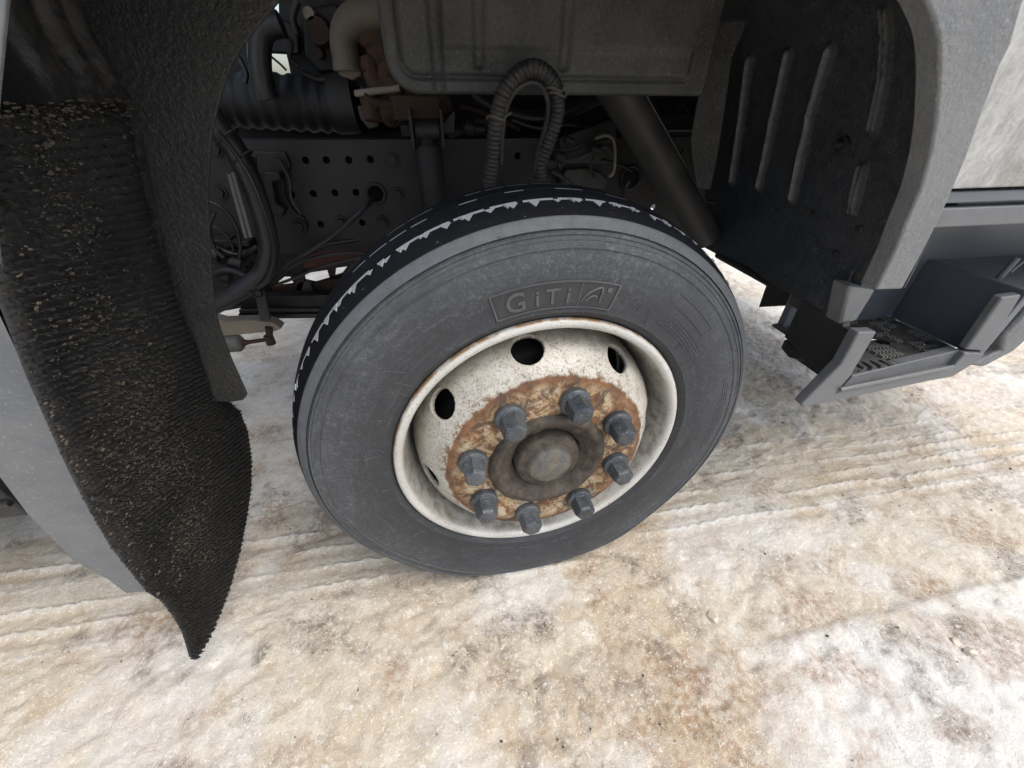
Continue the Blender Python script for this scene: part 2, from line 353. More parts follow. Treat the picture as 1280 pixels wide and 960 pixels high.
def mat_ground():
    k = NB('dirty_trodden_ice')
    a = k.attr('dirt'); sep = k.n.new('ShaderNodeSeparateColor'); k.t.links.new(a.outputs['Color'], sep.inputs[0])
    tan, brown, dark = sep.outputs[0], sep.outputs[1], sep.outputs[2]; white = k.attr('white').outputs['Fac']
    n1 = k.noise(22, 5, .65); n2 = k.noise(75, 5, .7); n3 = k.noise(240, 3, .7); n4 = k.noise(9, 5, .65); nw = k.noise(36, 5, .7, None, .8)
    c = k.mix(k.ramp(n4, .35, .68), (.69, .65, .565), (.585, .515, .40))
    c = k.mix(k.ramp(n1, .40, .66, 0., .65), c, (.52, .465, .385)); c = k.mix(k.ramp(k.noise(48, 6, .75, None, .5), .48, .62, 0., .45), c, (.44, .355, .25))
    c = k.mix(k.math('MULTIPLY', tan, k.ramp(n2, .30, .62, .25, .95)), c, (.46, .35, .22))
    c = k.mix(k.math('MULTIPLY', white, k.ramp(n2, .25, .6, .5, 1.)), c, (.72, .715, .70))
    c = k.mix(k.ramp(nw, .58, .70, 0., .75), c, (.82, .80, .75))
    c = k.mix(k.math('MULTIPLY', brown, k.ramp(n2, .38, .62)), c, (.27, .15, .07))
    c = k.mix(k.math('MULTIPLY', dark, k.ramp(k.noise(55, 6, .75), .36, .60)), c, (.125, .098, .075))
    c = k.mix(k.ramp(k.noise(150, 4, .8, None, .4), .55, .62, 0., .7), c, (.84, .825, .78)); c = k.mix(k.math('MULTIPLY', k.ramp(n3, .60, .68, 0., .8), k.ramp(n1, .42, .60)), c, (.17, .12, .08))
    ro = k.ramp(n1, .3, .7, .32, .75)
    nn = k.bump(k.noise(330, 4, .8), .6, .004, k.bump(k.noise(110, 5, .75), .8, .009))
    m_ = k.done(c, ro, nn, 0, .5)
    return m_
M['ground'] = mat_ground()

# ------------------------------------------------------------------ ground
def spread(lo, hi, step, far):
    c = list(np.arange(lo, hi, step)); s = step
    a = [c[-1]]; 
    while a[-1] < far: s *= 1.25; a.append(a[-1]+s)
    s = step; b = [lo]
    while b[-1] > -far: s *= 1.25; b.append(b[-1]-s)
    return np.array(b[1:][::-1]+c+a[1:])
gx = spread(-2.0, 2.5, .0080, 600.); gy = np.concatenate([spread(-.75, .36, .0042, 600.)[:0], spread(-.75, 2.4, .0060, 600.)])
gy = np.unique(np.concatenate([gy[(gy < -.06) | (gy > .36)], np.arange(-.06, .36, .0030)]))
X, Y = np.meshgrid(gx, gy)
near = np.clip(1.5-np.maximum(np.abs(X-.2)/4, np.abs(Y-.9)/3), 0, 1)
H = (fbm(X*2.2, Y*2.2, 4, 3)-.5)*.030+(fbm(X*9, Y*9, 4, 9)-.5)*.014+(fbm(X*32, Y*32, 3, 21)-.5)*.007
pits = np.clip(fbm(X*16, Y*20, 3, 33)-.62, 0, 1)*.035; H -= pits; H += (vnoise(X*62, Y*62, 23)-.5)*.0035
lx, ly = X*.94+Y*.34, -X*.34+Y*.94
H += (fbm(lx*4, ly*18, 3, 41)-.5)*.008
flat = np.exp(-((Y-.11)/.13)**2)
H *= 1-.55*flat
H *= 1-.85*np.exp(-(((X+.0)/.22)**2+((Y-.11)/.16)**2)**2)
H += .009*np.exp(-((Y+.010)/.011)**2)*np.exp(-(X/.15)**4)*(.6+.8*fbm(X*20, Y*20, 3, 2))
W_ = np.zeros_like(X); D = np.zeros(X.shape+(3,))
# tyre tracks: lengthwise ribs of squeezed ice with a ragged edge
for yk, hk, lo, hi in [(.207,.010,-9,-.42), (.153,.013,-9,-.40), (.090,.013,-9,-.38), (.035,.011,-9,-.42), (-.02,.005,-9,-.7), (.16,.011,.34,9), (.105,.009,.33,9), (.215,.010,.42,9), (.262,.006,.7,9), (.05,.005,.33,9), (.325,.004,.8,9)]:
    jag = .008*(np.abs(((X*28+vnoise(X*6, X*0, 5)*2) % 1)-.5)*2-.5)+(fbm(X*3, X*0+yk*50, 3, 8)-.5)*.020+(vnoise(X*40, Y*0+yk*31, 6)-.5)*.005
    t = Y-(yk+jag); on = 1/(1+np.exp(-(X-lo)*25))*1/(1+np.exp((X-hi)*25))*np.clip((fbm(X*2.5, X*0+yk*90, 3, 77)-.30)*4, .15, 1)
    H += on*hk*.66*(1.15*np.exp(-(t/.0038)**2)-.85*np.exp(-((t+.020)/.013)**2))
    W_ += on*np.exp(-(t/.0048)**2)*.85*np.clip(fbm(X*18, Y*18, 3, 66)*2.4-.5, 0, 1)
    D[..., 0] += on*np.exp(-((t+.02)/.014)**2)*.45
# ledge where a whiter sheet of ice begins
e1 = (Y-(-.262+.035*(X-.75)))+(fbm(X*9, X*0, 3, 4)-.5)*.016; wp = 1/(1+np.exp(e1*320))*1/(1+np.exp(-(X-.50+.25*(Y+.3)+(fbm(Y*5, X*2, 3, 14)-.5)*.3)*14))
W_ += np.clip((fbm(X*4.2, Y*4.2, 6, 131)-.52)*5, 0, .5)
W_ += wp*.85*np.clip(fbm(X*7, Y*7, 4, 61)*2.2-.3, .2, 1); H += wp*.009
def blob(px, py, r, ch, amt, asp=1., ang=0.):
    g = at(px, py, 'z', 0.); dx, dy = X-g[0], Y-g[1]; c, s = math.cos(ang), math.sin(ang)
    u, v = (dx*c+dy*s)/r, (-dx*s+dy*c)/(r*asp)
    n = (fbm(X*22+px, Y*22+py, 5, 5)-.5)*2.6; r = r*.82 if ch == 2 else r; u, v = (u, v) if ch != 2 else (u/.82, v/.82)
    k = np.clip(1.25-np.sqrt(u*u+v*v)+n, 0, 1)*amt
    D[..., ch] = np.maximum(D[..., ch], k)
base_tan = np.clip((fbm(X*3.4, Y*3.4, 6, 12)-.44)*3.6, 0, 1); D[..., 0] += base_tan*.72
D[..., 1] += np.clip((fbm(X*6, Y*8, 6, 52)-.56)*5, 0, .75); D[..., 2] += np.clip((fbm(X*9, Y*10, 6, 71)-.615)*7, 0, .65)
for b in [(85,870,.10,0,.9), (170,860,.09,0,.9), (620,900,.16,0,.7), (860,900,.24,0,1.), (800,800,.22,0,.8), (450,870,.2,0,.5), (330,540,.07,1,.8), (1110,600,.10,1,.55), (1090,520,.16,1,.4),
          (870,900,.12,1,.95,1.8,.3), (800,905,.07,1,.75), (900,830,.06,1,.6), (720,880,.06,1,.5), (600,780,.06,1,.4), (790,790,.07,1,.6), (930,860,.07,1,.7), (820,830,.06,1,.5), (670,690,.05,1,.6), (500,830,.05,1,.7), (240,840,.05,1,.5), (250,910,.05,1,.5), (1180,800,.07,1,.6),
          (330,820,.05,2,.95,.45,.8), (345,540,.05,2,.6), (230,845,.03,2,.7,.5,.6), (670,780,.045,2,.9), (580,825,.045,2,.85), (785,700,.035,2,.85), (950,635,.07,2,.95,.5,.15), (1075,630,.05,2,.6),
          (830,820,.05,2,.7), (790,860,.06,2,.6), (400,655,.06,2,.9,.5,.2), (1240,620,.07,2,.75,.4,.3), (1195,790,.05,2,.8), (1165,880,.05,2,.9,2.4,.2), (1135,830,.035,2,.8,2.,.2), (1150,540,.05,2,.7), (940,570,.05,2,.5), (610,700,.05,2,.45), (500,740,.06,2,.35), (1030,800,.03,2,.4), (640,850,.04,2,.4), (960,700,.06,2,.45),
          (600,820,.12,0,.5), (1010,560,.2,0,.8), (1240,500,.2,1,.45), (980,480,.1,1,.3), (350,470,.06,1,.5), (330,480,.03,2,.5)]:
    blob(*b)
W_ += np.clip((Y-.75+(fbm(X*3, Y*3, 3, 15)-.5)*1.2)*1.6, 0, 1)*.30; D *= (1-.35*np.clip((Y-1.)*1.2, 0, 1))[..., None]  # cleaner snow further in, whitened also to stand in for brighter light
D[..., 1] = np.clip(D[..., 1]*1.1, 0, 1); D = np.clip(D, 0, 1); H *= near**.5; D[..., 2] = np.maximum(D[..., 2], .7*np.exp(-((Y-.004)/.008)**2)*np.exp(-((X+.02)/.16)**4))  # last term paints contact shade as a dark line at the tyre
Z = H
vs = np.stack([X, Y, Z], -1).reshape(-1, 3).astype(np.float32)
ny, nx = X.shape; idx = np.arange(nx*ny).reshape(ny, nx)
quads = np.stack([idx[:-1, :-1], idx[:-1, 1:], idx[1:, 1:], idx[1:, :-1]], -1).reshape(-1).astype(np.int32)
me = bpy.data.meshes.new('ground'); nq = len(quads)//4
me.vertices.add(len(vs)); me.vertices.foreach_set('co', vs.ravel()); me.loops.add(len(quads)); me.loops.foreach_set('vertex_index', quads)
me.polygons.add(nq); me.polygons.foreach_set('loop_start', np.arange(0, nq*4, 4, dtype=np.int32)); me.update(calc_edges=True)
at_ = me.attributes.new('dirt', 'FLOAT_COLOR', 'POINT'); at_.data.foreach_set('color', np.concatenate([D.reshape(-1, 3), np.ones((len(vs), 1))], 1).astype(np.float32).ravel())  # stains, plus the painted contact shade at the tyre
at_ = me.attributes.new('white', 'FLOAT', 'POINT'); at_.data.foreach_set('value', np.clip(W_, 0, 1).astype(np.float32).ravel())
ground = link('ground', me, M['ground'], smooth=0, kind='structure', label='trodden dirty ice with tyre tracks, tan stains and dark grit under the truck', category='ground')
me.polygons.foreach_set('use_smooth', [True]*nq)
def gz(x, y):
    return float(H[min(np.searchsorted(gy, y), ny-1), min(np.searchsorted(gx, x), nx-1)])

# ------------------------------------------------------------------ the truck
truck = bpy.data.objects.new('truck', None); COL.objects.link(truck)
truck['label'] = 'grey and white truck with black bristle mud flap and rusty cream front wheel'; truck['category'] = 'truck'

# ---- front wheel
PSI = math.radians(3.427); ZC = .455
disc = [(.112,.018), (.114,.028), (.118,.030), (.150,.0305), (.180,.030), (.192,.029), (.202,.0255), (.211,.019), (.219,.010), (.227,.000), (.235,-.010), (.242,-.019), (.248,-.030), (.2525,-.042), (.256,-.058), (.259,-.078), (.2605,-.10)]
dp = np.array(disc); dl = np.r_[0, np.cumsum(np.linalg.norm(np.diff(dp, axis=0), axis=1))]
nr, seg = 64, 320; HR = .0300
s0 = float(np.interp(.2405, dp[:, 0], dl))
SG, AG = np.meshgrid(np.linspace(0, dl[-1], nr), np.arange(seg)*2*math.pi/seg, indexing='ij'); kill = np.zeros(SG.shape, bool)
for h in range(8):
    a0 = math.radians(98.6+45*h); dA = (AG-a0+math.pi) % (2*math.pi)-math.pi; u = dA*.2405; v_ = SG-s0; rr = np.hypot(u, v_); ins = rr < HR
    sc_ = HR/np.maximum(rr, 1e-5); kill |= ins
    SG = np.where(ins, s0+v_*sc_, SG); AG = np.where(ins, a0+u*sc_/.2405, AG)
rP = np.interp(SG, dl, dp[:, 0]); oP = np.interp(SG, dl, dp[:, 1])
V = np.stack([rP*np.cos(AG), -oP, rP*np.sin(AG)], -1).reshape(-1, 3); kill = kill.ravel()
mb = MB()
mb.add(V, [f for f in [(i*seg+k, i*seg+(k+1) % seg, (i+1)*seg+(k+1) % seg, (i+1)*seg+k) for i in range(nr-1) for k in range(seg)] if not all(kill[j] for j in f)])
wheel = mb.build('wheel', M['wheel'], truck, smooth=50, solid=.009, solid_off=-1)
wheel.location = (0, 0, ZC); wheel.rotation_euler = (0, 0, PSI)
mb = MB()   # rim: rolled flange, bead seat and well
mb.lathe([(.287,-.018), (.2965,-.012), (.2985,-.004), (.2975,.0015), (.2945,.0045), (.2895,.0055), (.2845,.004), (.281,.0), (.2788,-.006), (.2775,-.014), (.2745,-.030), (.2715,-.05), (.2685,-.075), (.2655,-.11), (.262,-.16), (.262,-.22), (.285,-.225), (.29,-.22), (.287,-.018)], 192)
mb.build('rim', M['rim'], wheel, smooth=50)
mb = MB(); mb.lathe([(.0,-.05), (.205,-.05), (.21,-.06), (.21,-.2), (.258,-.202), (.258,-.21), (.0,-.21)], 64); mb.build('brake_drum', M['drum'], wheel)
mb = MB()   # hub face with turned ledges and an open middle
mb.lathe([(.068,-.01), (.070,.014), (.074,.018), (.083,.023), (.086,.029), (.097,.034), (.101,.040), (.106,.0425), (.111,.0415), (.114,.0405), (.1165,.039), (.1205,.033), (.1215,.02), (.1215,.0)], 128)
crust(mb, .008, 45); mb.build('hub', M['hub'], wheel, smooth=40)
mb = MB()
mb.lathe([(.0675,-.01), (.0672,.024), (.065,.033), (.061,.0365), (.053,.038), (.049,.040), (.0465,.0425), (.043,.0475), (.036,.0515), (.026,.0540), (.013,.0553), (.0005,.0556)], 96)
crust(mb, .0045, 40); mb.build('hub_cap', M['hub'], wheel, smooth=40)
mb = MB(); sg = 36
def nutr(k, r0, r1, hexa):   # hexagon with rounded corners mixed with a circle
    a = 2*math.pi*k/sg; q = (a % (math.pi/3))-math.pi/6; hx = r0*.865/math.cos(q)
    return r1*(1-hexa)+min(hx, r0*1.0)*hexa
rows = []
for o, r0, r1, hx in [(.0,.027,.027,0), (.003,.0284,.0284,0), (.009,.0292,.0292,0), (.0125,.0284,.0284,0), (.0145,.0262,.0266,0), (.0165,.0236,.0238,.75), (.019,.0232,.0230,1), (.040,.0226,.022,1), (.046,.0216,.021,1), (.0495,.0196,.0195,.9), (.0515,.0155,.0165,.6), (.052,.009,.010,0)]:
    rows.append([(nutr(k, r0, r1, hx)*math.cos(2*math.pi*k/sg), -o, nutr(k, r0, r1, hx)*math.sin(2*math.pi*k/sg)) for k in range(sg)])
mb.add([p for r in rows for p in r], [(i*sg+k, i*sg+(k+1) % sg, (i+1)*sg+(k+1) % sg, (i+1)*sg+k) for i in range(len(rows)-1) for k in range(sg)]+[tuple(range((len(rows)-1)*sg, len(rows)*sg))])
nut = mb.build('lug_nut', M['nut'], wheel, smooth=28)
for i in range(8):
    o = nut if i == 0 else nut.copy()
    if i: COL.objects.link(o)
    a = math.radians(75.5+45*i); o.location = (.1555*math.cos(a), -.0305, .1555*math.sin(a)); o.rotation_euler = (0, -a+random.uniform(-.5, .5), 0); o.parent = wheel
# tyre: sidewall, shoulder, crowned tread with three grooves; flattened where it stands
side = [(.2905,-.014), (.300,-.006), (.304,.000), (.311,.0045), (.3135,.0070), (.316,.0062), (.340,.0105), (.375,.0135), (.400,.0130), (.4135,.0118), (.4150,.0132), (.4165,.0132), (.4178,.0110), (.428,.0090), (.4325,.0078), (.4335,.0096), (.4362,.0094), (.4372,.0078), (.4380,.0020), (.4396,.0016), (.4406,.0052), (.448,.0008), (.4535,-.0022), (.4552,-.0042)]
crown = lerp_fn([(-.216,.4552), (-.20,.461), (-.18,.470), (-.14,.4765), (-.11,.478), (-.08,.4765), (-.04,.470), (-.0195,.4625), (-.0042,.4552)])
tr = []; g1 = [(-.043,.0085), (-.086,.0075), (-.130,.0075), (-.174,.0085)]
o = -.0045; cuts = []
for gc, gw in g1: cuts += [(gc+gw/2, 0), (gc+gw/2-.0012, 1), (gc-gw/2+.0012, 1), (gc-gw/2, 0)]
ev = sorted(set([round(-.006-i*.006, 5) for i in range(35)]+[c[0] for c in cuts]), reverse=True)
prev_ok = True
pts = []
for e in ev:
    ing = [c for c in cuts if abs(c[0]-e) < 1e-9]
    inside = any(gc-gw/2 < e < gc+gw/2 for gc, gw in g1)
    dd = .012 if (ing and ing[0][1]) or (inside and not ing) else 0
    pts.append((crown(e)-dd, e))
tread_prof = pts
inner = [(r, -.22-o_) for r, o_ in side[::-1]]
prof = side+tread_prof+inner
seg = 256; V = []
for r, o_ in prof:
    for k in range(seg):
        a = 2*math.pi*k/seg; V.append([r*math.cos(a), -o_, r*math.sin(a)])
V = np.array(V); lowz = -.452; sunk = np.minimum(V[:, 2]-lowz, 0); V[:, 2] -= sunk
rv = np.hypot(V[:, 0], V[:, 2]); V[:, 1] -= np.where(V[:, 1] < .03, 1, 0)*.009*np.exp(-((V[:, 2]+.385)/.06)**2)*np.clip((rv-.31)/.05, 0, 1)
nr = len(prof)
mb = MB(); mb.add(V, [(i*seg+k, i*seg+(k+1) % seg, (i+1)*seg+(k+1) % seg, (i+1)*seg+k) for i in range(nr-1) for k in range(seg)])
tyre = mb.build('tyre', M['tyre'], wheel, smooth=30)
tm = np.repeat([0.]*(len(side))+[1.]*len(tread_prof)+[0.]*len(inner), seg); tm[(len(side))*seg:(len(side)+1)*seg] = 1
at_ = tyre.data.attributes.new('treadmask', 'FLOAT', 'POINT'); at_.data.foreach_set('value', tm.astype(np.float32))
# snow pressed into the grooves and the notches beside the outer groove
mb = MB()
def arc_strip(o0, o1, a0, a1, lift0, lift1, n=6):
    rows = []
    for i in range(n+1):
        a = a0+(a1-a0)*i/n
        rows.append([((crown(o_)+l)*math.cos(a), -o_, (crown(o_)+l)*math.sin(a)) for o_, l in ((o0, lift0), (o1, lift1))])
    mb.grid(rows)
random.seed(3)
for gi, (gc, gw) in enumerate(g1):
    a = .1
    while a < 3.3:
        ln = random.uniform(.05, .10)
        if random.random() < (.93 if gi == 0 else .8): arc_strip(gc+gw/2-(.0010 if gi else .0036), gc-gw/2+.0010, a, a+ln, -.0004 if gi else -.0022, -.0004, 5)
        a += ln+random.uniform(.006, .02)
pitch = .0700
for k in range(40):
    a = .35+k*pitch
    if a > 3.0: break
    s = random.uniform(.75, 1.1)
    for off0, wid, dep in ((0, .036, .0125), (.022, .026, .0100)):
        a0 = a+off0; dep *= s*random.uniform(.45, 1.1); n = 5; rows = []
        if off0 and random.random() < .5: continue
        vs = []
        for (aa, oo) in ((a0, g1[0][0]+g1[0][1]/2-.0005), (a0+wid*s, g1[0][0]+g1[0][1]/2-.0005), (a0+wid*s*.55, g1[0][0]+g1[0][1]/2+dep)):
            R_ = crown(oo)+(.0006 if not off0 else .0022); vs.append((R_*math.cos(aa), -oo, R_*math.sin(aa)))
        for (aa, oo) in ((a0, g1[0][0]+g1[0][1]/2-.0005), (a0+wid*s, g1[0][0]+g1[0][1]/2-.0005), (a0+wid*s*.55, g1[0][0]+g1[0][1]/2+dep)):
            R_ = crown(oo)-.004; vs.append((R_*math.cos(aa), -oo, R_*math.sin(aa)))
        mb.add(vs, [(0, 1, 2), (3, 5, 4), (0, 3, 4, 1), (1, 4, 5, 2), (2, 5, 3, 0)])
mb.build('groove_snow', M['snow'], wheel, smooth=0, kind='stuff')
side_o = lerp_fn([(r, o_) for r, o_ in side])
def on_side(r, a, lift): return (r*math.cos(a), -(side_o(r)+lift), r*math.sin(a))
# sunken name panel with raised frame, at the top of the sidewall
def arc_slab(mb, r0, r1, a0, a1, lift, n=12, m_=3):
    top = [[on_side(r0+(r1-r0)*j/m_, a0+(a1-a0)*i/n, lift) for j in range(m_+1)] for i in range(n+1)]
    bot = [[on_side(r0+(r1-r0)*j/m_, a0+(a1-a0)*i/n, -.003) for j in range(m_+1)] for i in range(n+1)]
    mb.grid(top)
    ring = [top[i][0] for i in range(n+1)]+[top[n][j] for j in range(1, m_+1)]+[top[i][m_] for i in range(n-1, -1, -1)]+[top[0][j] for j in range(m_-1, 0, -1)]
    rb = [bot[i][0] for i in range(n+1)]+[bot[n][j] for j in range(1, m_+1)]+[bot[i][m_] for i in range(n-1, -1, -1)]+[bot[0][j] for j in range(m_-1, 0, -1)]
    q = len(ring); mb.add(ring+rb, [(i, (i+1) % q, (i+1) % q+q, i+q) for i in range(q)])
d2r = math.radians
mb = MB(); arc_slab(mb, .324, .366, d2r(106.2), d2r(74.0), .0006, 20); mb.build('name_panel', M['panel_rubber'], wheel)
mb = MB(); arc_slab(mb, .3660, .3682, d2r(106.6), d2r(73.6), .0024, 20, 1); arc_slab(mb, .3218, .3238, d2r(106.6), d2r(73.6), .0020, 20, 1)
arc_slab(mb, .3218, .3682, d2r(106.9), d2r(106.4), .0022, 1); arc_slab(mb, .3218, .3682, d2r(73.9), d2r(73.4), .0022, 1); arc_slab(mb, .322, .366, d2r(83.9), d2r(83.6), .0016, 1)
arc_slab(mb, .4265, .4272, d2r(170), d2r(10), .001, 60, 1)
# moulded information rows, letters and outline boxes on the right of the sidewall
random.seed(5)
for rr, a0, a1 in ((.335,56,40), (.340,54,34), (.3455,55,33), (.351,52,36), (.357,50,37), (.392,20,-8), (.397,18,-9), (.402,17,-4), (.386,12,-10)):
    a = a0
    while a > a1:
        l = random.uniform(.25, 1.0); arc_slab(mb, rr, rr+.0026, d2r(a), d2r(a-l), .0010, 1, 1); a -= l+random.uniform(.25, .5)
for rr, a0, a1 in ((.372,57,40), (.392,57,40)): arc_slab(mb, rr, rr+.0012, d2r(a0), d2r(a1), .0012, 10, 1)
arc_slab(mb, .372, .393, d2r(40.3), d2r(40), .0012, 1)
arc_slab(mb, .327, .3285, d2r(-70), d2r(-108), .0014, 20, 1); arc_slab(mb, .327, .362, d2r(-69.6), d2r(-70), .0014, 1)
for i in range(46):   # fine moulding flash lines left from the tyre press
    a = random.uniform(0, 360); r0 = random.uniform(.305, .36); l = random.uniform(.012, .035); b = random.uniform(-3, 3)
    p = [on_side(r0+l*t, d2r(a+b*t), .0004) for t in np.linspace(0, 1, 5)]; mb.tube(p, .0005, 5)
mb.build('sidewall_moulding', M['letter'], wheel, smooth=0)
def word(txt, rb, size, a_mid, name, lift=.0022, spread_=1.0, out=True):
    cu = bpy.data.curves.new('w', 'FONT'); cu.body = txt; cu.size = size; cu.align_x = 'CENTER'; cu.extrude = .5; cu.resolution_u = 3; cu.space_character = spread_; cu.offset = size*.012
    ob = bpy.data.objects.new('w', cu); dg = bpy.context.evaluated_depsgraph_get()
    COL.objects.link(ob); dg.update(); m_ = bpy.data.meshes.new_from_object(ob.evaluated_get(dg)); COL.objects.unlink(ob); bpy.data.objects.remove(ob)
    for v in m_.vertices:
        r = rb+v.co.y; a = d2r(a_mid)-v.co.x/(rb+size*.35); v.co = on_side(r, a, lift if v.co.z > 0 else -.001)
    m_.name = name; return link(name, m_, M['letter'], wheel, smooth=0)
word('G', .3285, .046, 100.9, 'lettering'); word('i', .331, .038, 95.2, 'lettering'); word('T', .331, .037, 91.2, 'lettering'); word('i', .331, .038, 86.9, 'lettering')
mb = MB()   # arch and small square of the emblem at the end of the name
for q in (((.333,83.0), (.345,81.9), (.3535,80.2), (.3585,78.4), (.352,77.9), (.343,77.8), (.333,77.6)), ((.334,81.9), (.3405,80.9), (.344,79.6), (.3415,78.9))):
    mb.tube(catmull([on_side(r_, d2r(a_), .0016) for r_, a_ in q], 5), .0017, 6)
arc_slab(mb, .353, .360, d2r(76.6), d2r(75.4), .0022, 2); mb.build('emblem', M['letter'], wheel, smooth=0)
word('GSR225', .3310, .040, -87.5, 'lettering', .0022, 1.12); word('757', .4395, .0055, 101.4, 'lettering', .001)

# ---- right arch: lip of grey plastic, its liner with ribs
LO = [(1157,0), (1165,18), (1170,31), (1174,50), (1175,67), (1175,88), (1174,108), (1170,156), (1163,194), (1151,237), (1132,281), (1120,312), (1095,363)]
lo = [at(x, y, 'y', -.08) for x, y in LO]; lo = [np.array((-.30,-.08,1.185)), np.array((0,-.08,1.21)), np.array((.17,-.08,1.195)), np.array((.27,-.08,1.163))]+lo
RO = [(1280,4), (1265,56), (1251,83), (1226,150), (1209,198), (1191,239), (1175,275), (1152,319), (1128,362)]
ro = [at(x, y, 'y', -.08) for x, y in RO]; ro = [np.array((-.30,-.08,1.45)), np.array((.36,-.08,1.45)), np.array((.41,-.08,1.3))]+ro
mb = MB(); mb.prism(lo+ro[::-1], (0, .030, 0))
mb.build('wheel_arch', M['fender'], truck, smooth=30, bevel=.004)
arch = bpy.data.objects['wheel_arch']
RP = lerp_fn([(.66,.602), (.69,.60), (.78,.597), (.87,.585), (1.0,.553), (1.117,.512), (1.17,.48), (1.22,.42), (1.255,.30), (1.262,.2)])
ribs = [[(940,75), (928,150), (917,226)], [(989,68), (968,150), (951.5,233.6)], [(1041,63), (1014,144), (992.5,248)],
        [(1107,14), (1105,100), (1091,162)], [(1113,14), (1111,100), (1097,162)], [(1078,208), (1063,264)], [(1083,208), (1068,266)]]
segs = []
for q in ribs:
    pp = [at_prof(x, y, RP) for x, y in q]; segs += [((a[1], a[2]), (b[1], b[2]), .008 if len(q) == 3 and q[0][0] < 1100 else .0045) for a, b in zip(pp, pp[1:])]
Ys = np.arange(-.045, .56, .003); Zs = np.arange(.692, 1.255, .0045)
GY, GZ = np.meshgrid(Ys, Zs); YM = np.where(GZ < .786, .052, -.045); GY = YM+(GY+.045)*(.56-YM)/.605; GX = np.vectorize(RP)(GZ)
RBF = np.zeros_like(GX)
for a, b, wd in segs:
    ax, bz = np.array(a), np.array(b); d = bz-ax; L = d@d
    t = np.clip(((GY-ax[0])*d[0]+(GZ-ax[1])*d[1])/L, 0, 1); dist = np.hypot(GY-ax[0]-t*d[0], GZ-ax[1]-t*d[1])
    RBF = np.maximum(RBF, np.exp(-(dist/(wd*.85))**2)*(1 if wd > .006 else .75))
GX = GX-.013*RBF
GX += (fbm(GY*6, GZ*6, 3, 5)-.5)*.012
mb = MB(); mb.grid(np.stack([GX, GY, GZ], -1).tolist())
liner = mb.build('arch_liner', M['liner'], truck, smooth=60, solid=.004, solid_off=0)
at_ = liner.data.attributes.new('rib_light', 'FLOAT', 'POINT'); at_.data.foreach_set('value', RBF.astype(np.float32).ravel())  # where the rib crests get their painted light
for px, py in ((1018,267), (1075,287), (973,263), (1045,318)):
    p = at_prof(px, py, RP); mb = MB(); mb.tube([p+np.array((.004,0,0)), p-np.array((.003,0,0)), p-np.array((.005,0,0))], [.008, .008, .004], 12); mb.build('rivet', M['black'], liner)
p = at_prof(1058, 180, RP); mb = MB(); mb.cyl(p+np.array((.005,0,0)), p-np.array((.012,0,0)), .014, .012, 16); mb.cyl(p-np.array((.012,0,0)), p-np.array((.026,0,0)), .006, .005, 12)
mb.build('stud', M['black'], liner)
# arch roof over the wheel
mb = MB(); th = [(.30, 1.255), (.15, 1.275), (0, 1.28), (-.15, 1.272), (-.30, 1.24), (-.38, 1.20)]
mb.grid([[(x, y, z) for y in np.linspace(-.05, .56, 6)] for x, z in th]); mb.build('arch_roof', M['black'], truck, solid=.004)
# flexible rubber flap at the inner edge of the liner
FL = [(893.7,27), (935,25), (926,48), (915,72), (910,110), (904,151), (897,195), (888,237), (872,235), (867,205), (864,176), (868,150), (874,119), (884,75)]
mb = MB(); mb.prism([at(x, y, 'y', .405) for x, y in FL], (0, .005, 0)); mb.build('rubber_flap', M['flap'], truck, bevel=.0015)
mb = MB(); mb.prism([at(x, y, 'y', .395) for x, y in ((880,-20), (960,-20), (950,25), (893,27), (885,24), (882,5))], (0, .02, 0)); mb.build('flap_bracket', M['black'], truck, bevel=.002)

# ---- cab side, sill and boarding step
mb = MB(); pl = [q+np.array((.005, .012, 0)) for q in ro[1:9]]
mb.prism(pl+[np.array((1.9,-.068,.945)), np.array((1.9,-.068,2.3)), np.array((.3,-.068,2.3))], (0, .03, 0)); mb.build('cab_door', M['panel'], truck, bevel=.003)
mb = MB(); mb.box((.53,-.061,.922), (1.9,-.04,.9385)); mb.build('door_sill', M['step'], truck, bevel=.003)
mb = MB(); mb.box((.545,-.063,.889), (1.9,-.042,.9165)); mb.build('door_sill', M['step_edge'], truck, bevel=.003)
mb = MB()
mb.prism([(.63,.17,.90), (1.9,.17,.90), (1.9,.17,.585), (.63,.17,.585)], (0, .02, 0)); mb.box((.60,-.045,.905), (1.9,.2,.93)); 
step = mb.build('boarding_step', M['step'], truck, bevel=.003)
mb = MB(); mb.box((.613,.035,.66), (.635,.17,.904)); mb.build('well_side', M['tread'], step, bevel=.002)
SP = [(1003,372), (980,421), (1031,472), (1008,500), (1052,455), (1071,418), (1053,408), (1066,357), (1057,337), (1046,378)]
mb = MB(); mb.prism([at(x, y, 'x', .606) for x, y in SP], (.018, 0, 0)); mb.build('side_plate', M['black'], step, bevel=.002)
mb = MB(); mb.prism([at(x, y, 'x', .62) for x, y in ((980,424), (975,435), (985,447), (1006,452), (1003,440))], (.07, 0, 0)); mb.build('lower_bracket', M['black'], step, bevel=.004)
mb = MB(); mb.prism([at(x, y, 'y', -.032) for x, y in ((1073.5,415.5), (1097,414.5), (1064,470), (1045,492), (1191,459), (1207,441), (1232,442), (1226,450), (1191,471.5), (1161,477), (1005,510), (1001.5,506), (1051.7,455))], (0, .022, 0))
mb.build('step_frame', M['step_edge'], step, bevel=.004)
mb = MB(); mb.prism([at(x, y, 'y', .025) for x, y in ((1062,357), (1096,362), (1071,402), (1050,407))], (0, .04, 0)); mb.build('upper_frame', M['step_edge'], step, bevel=.006)
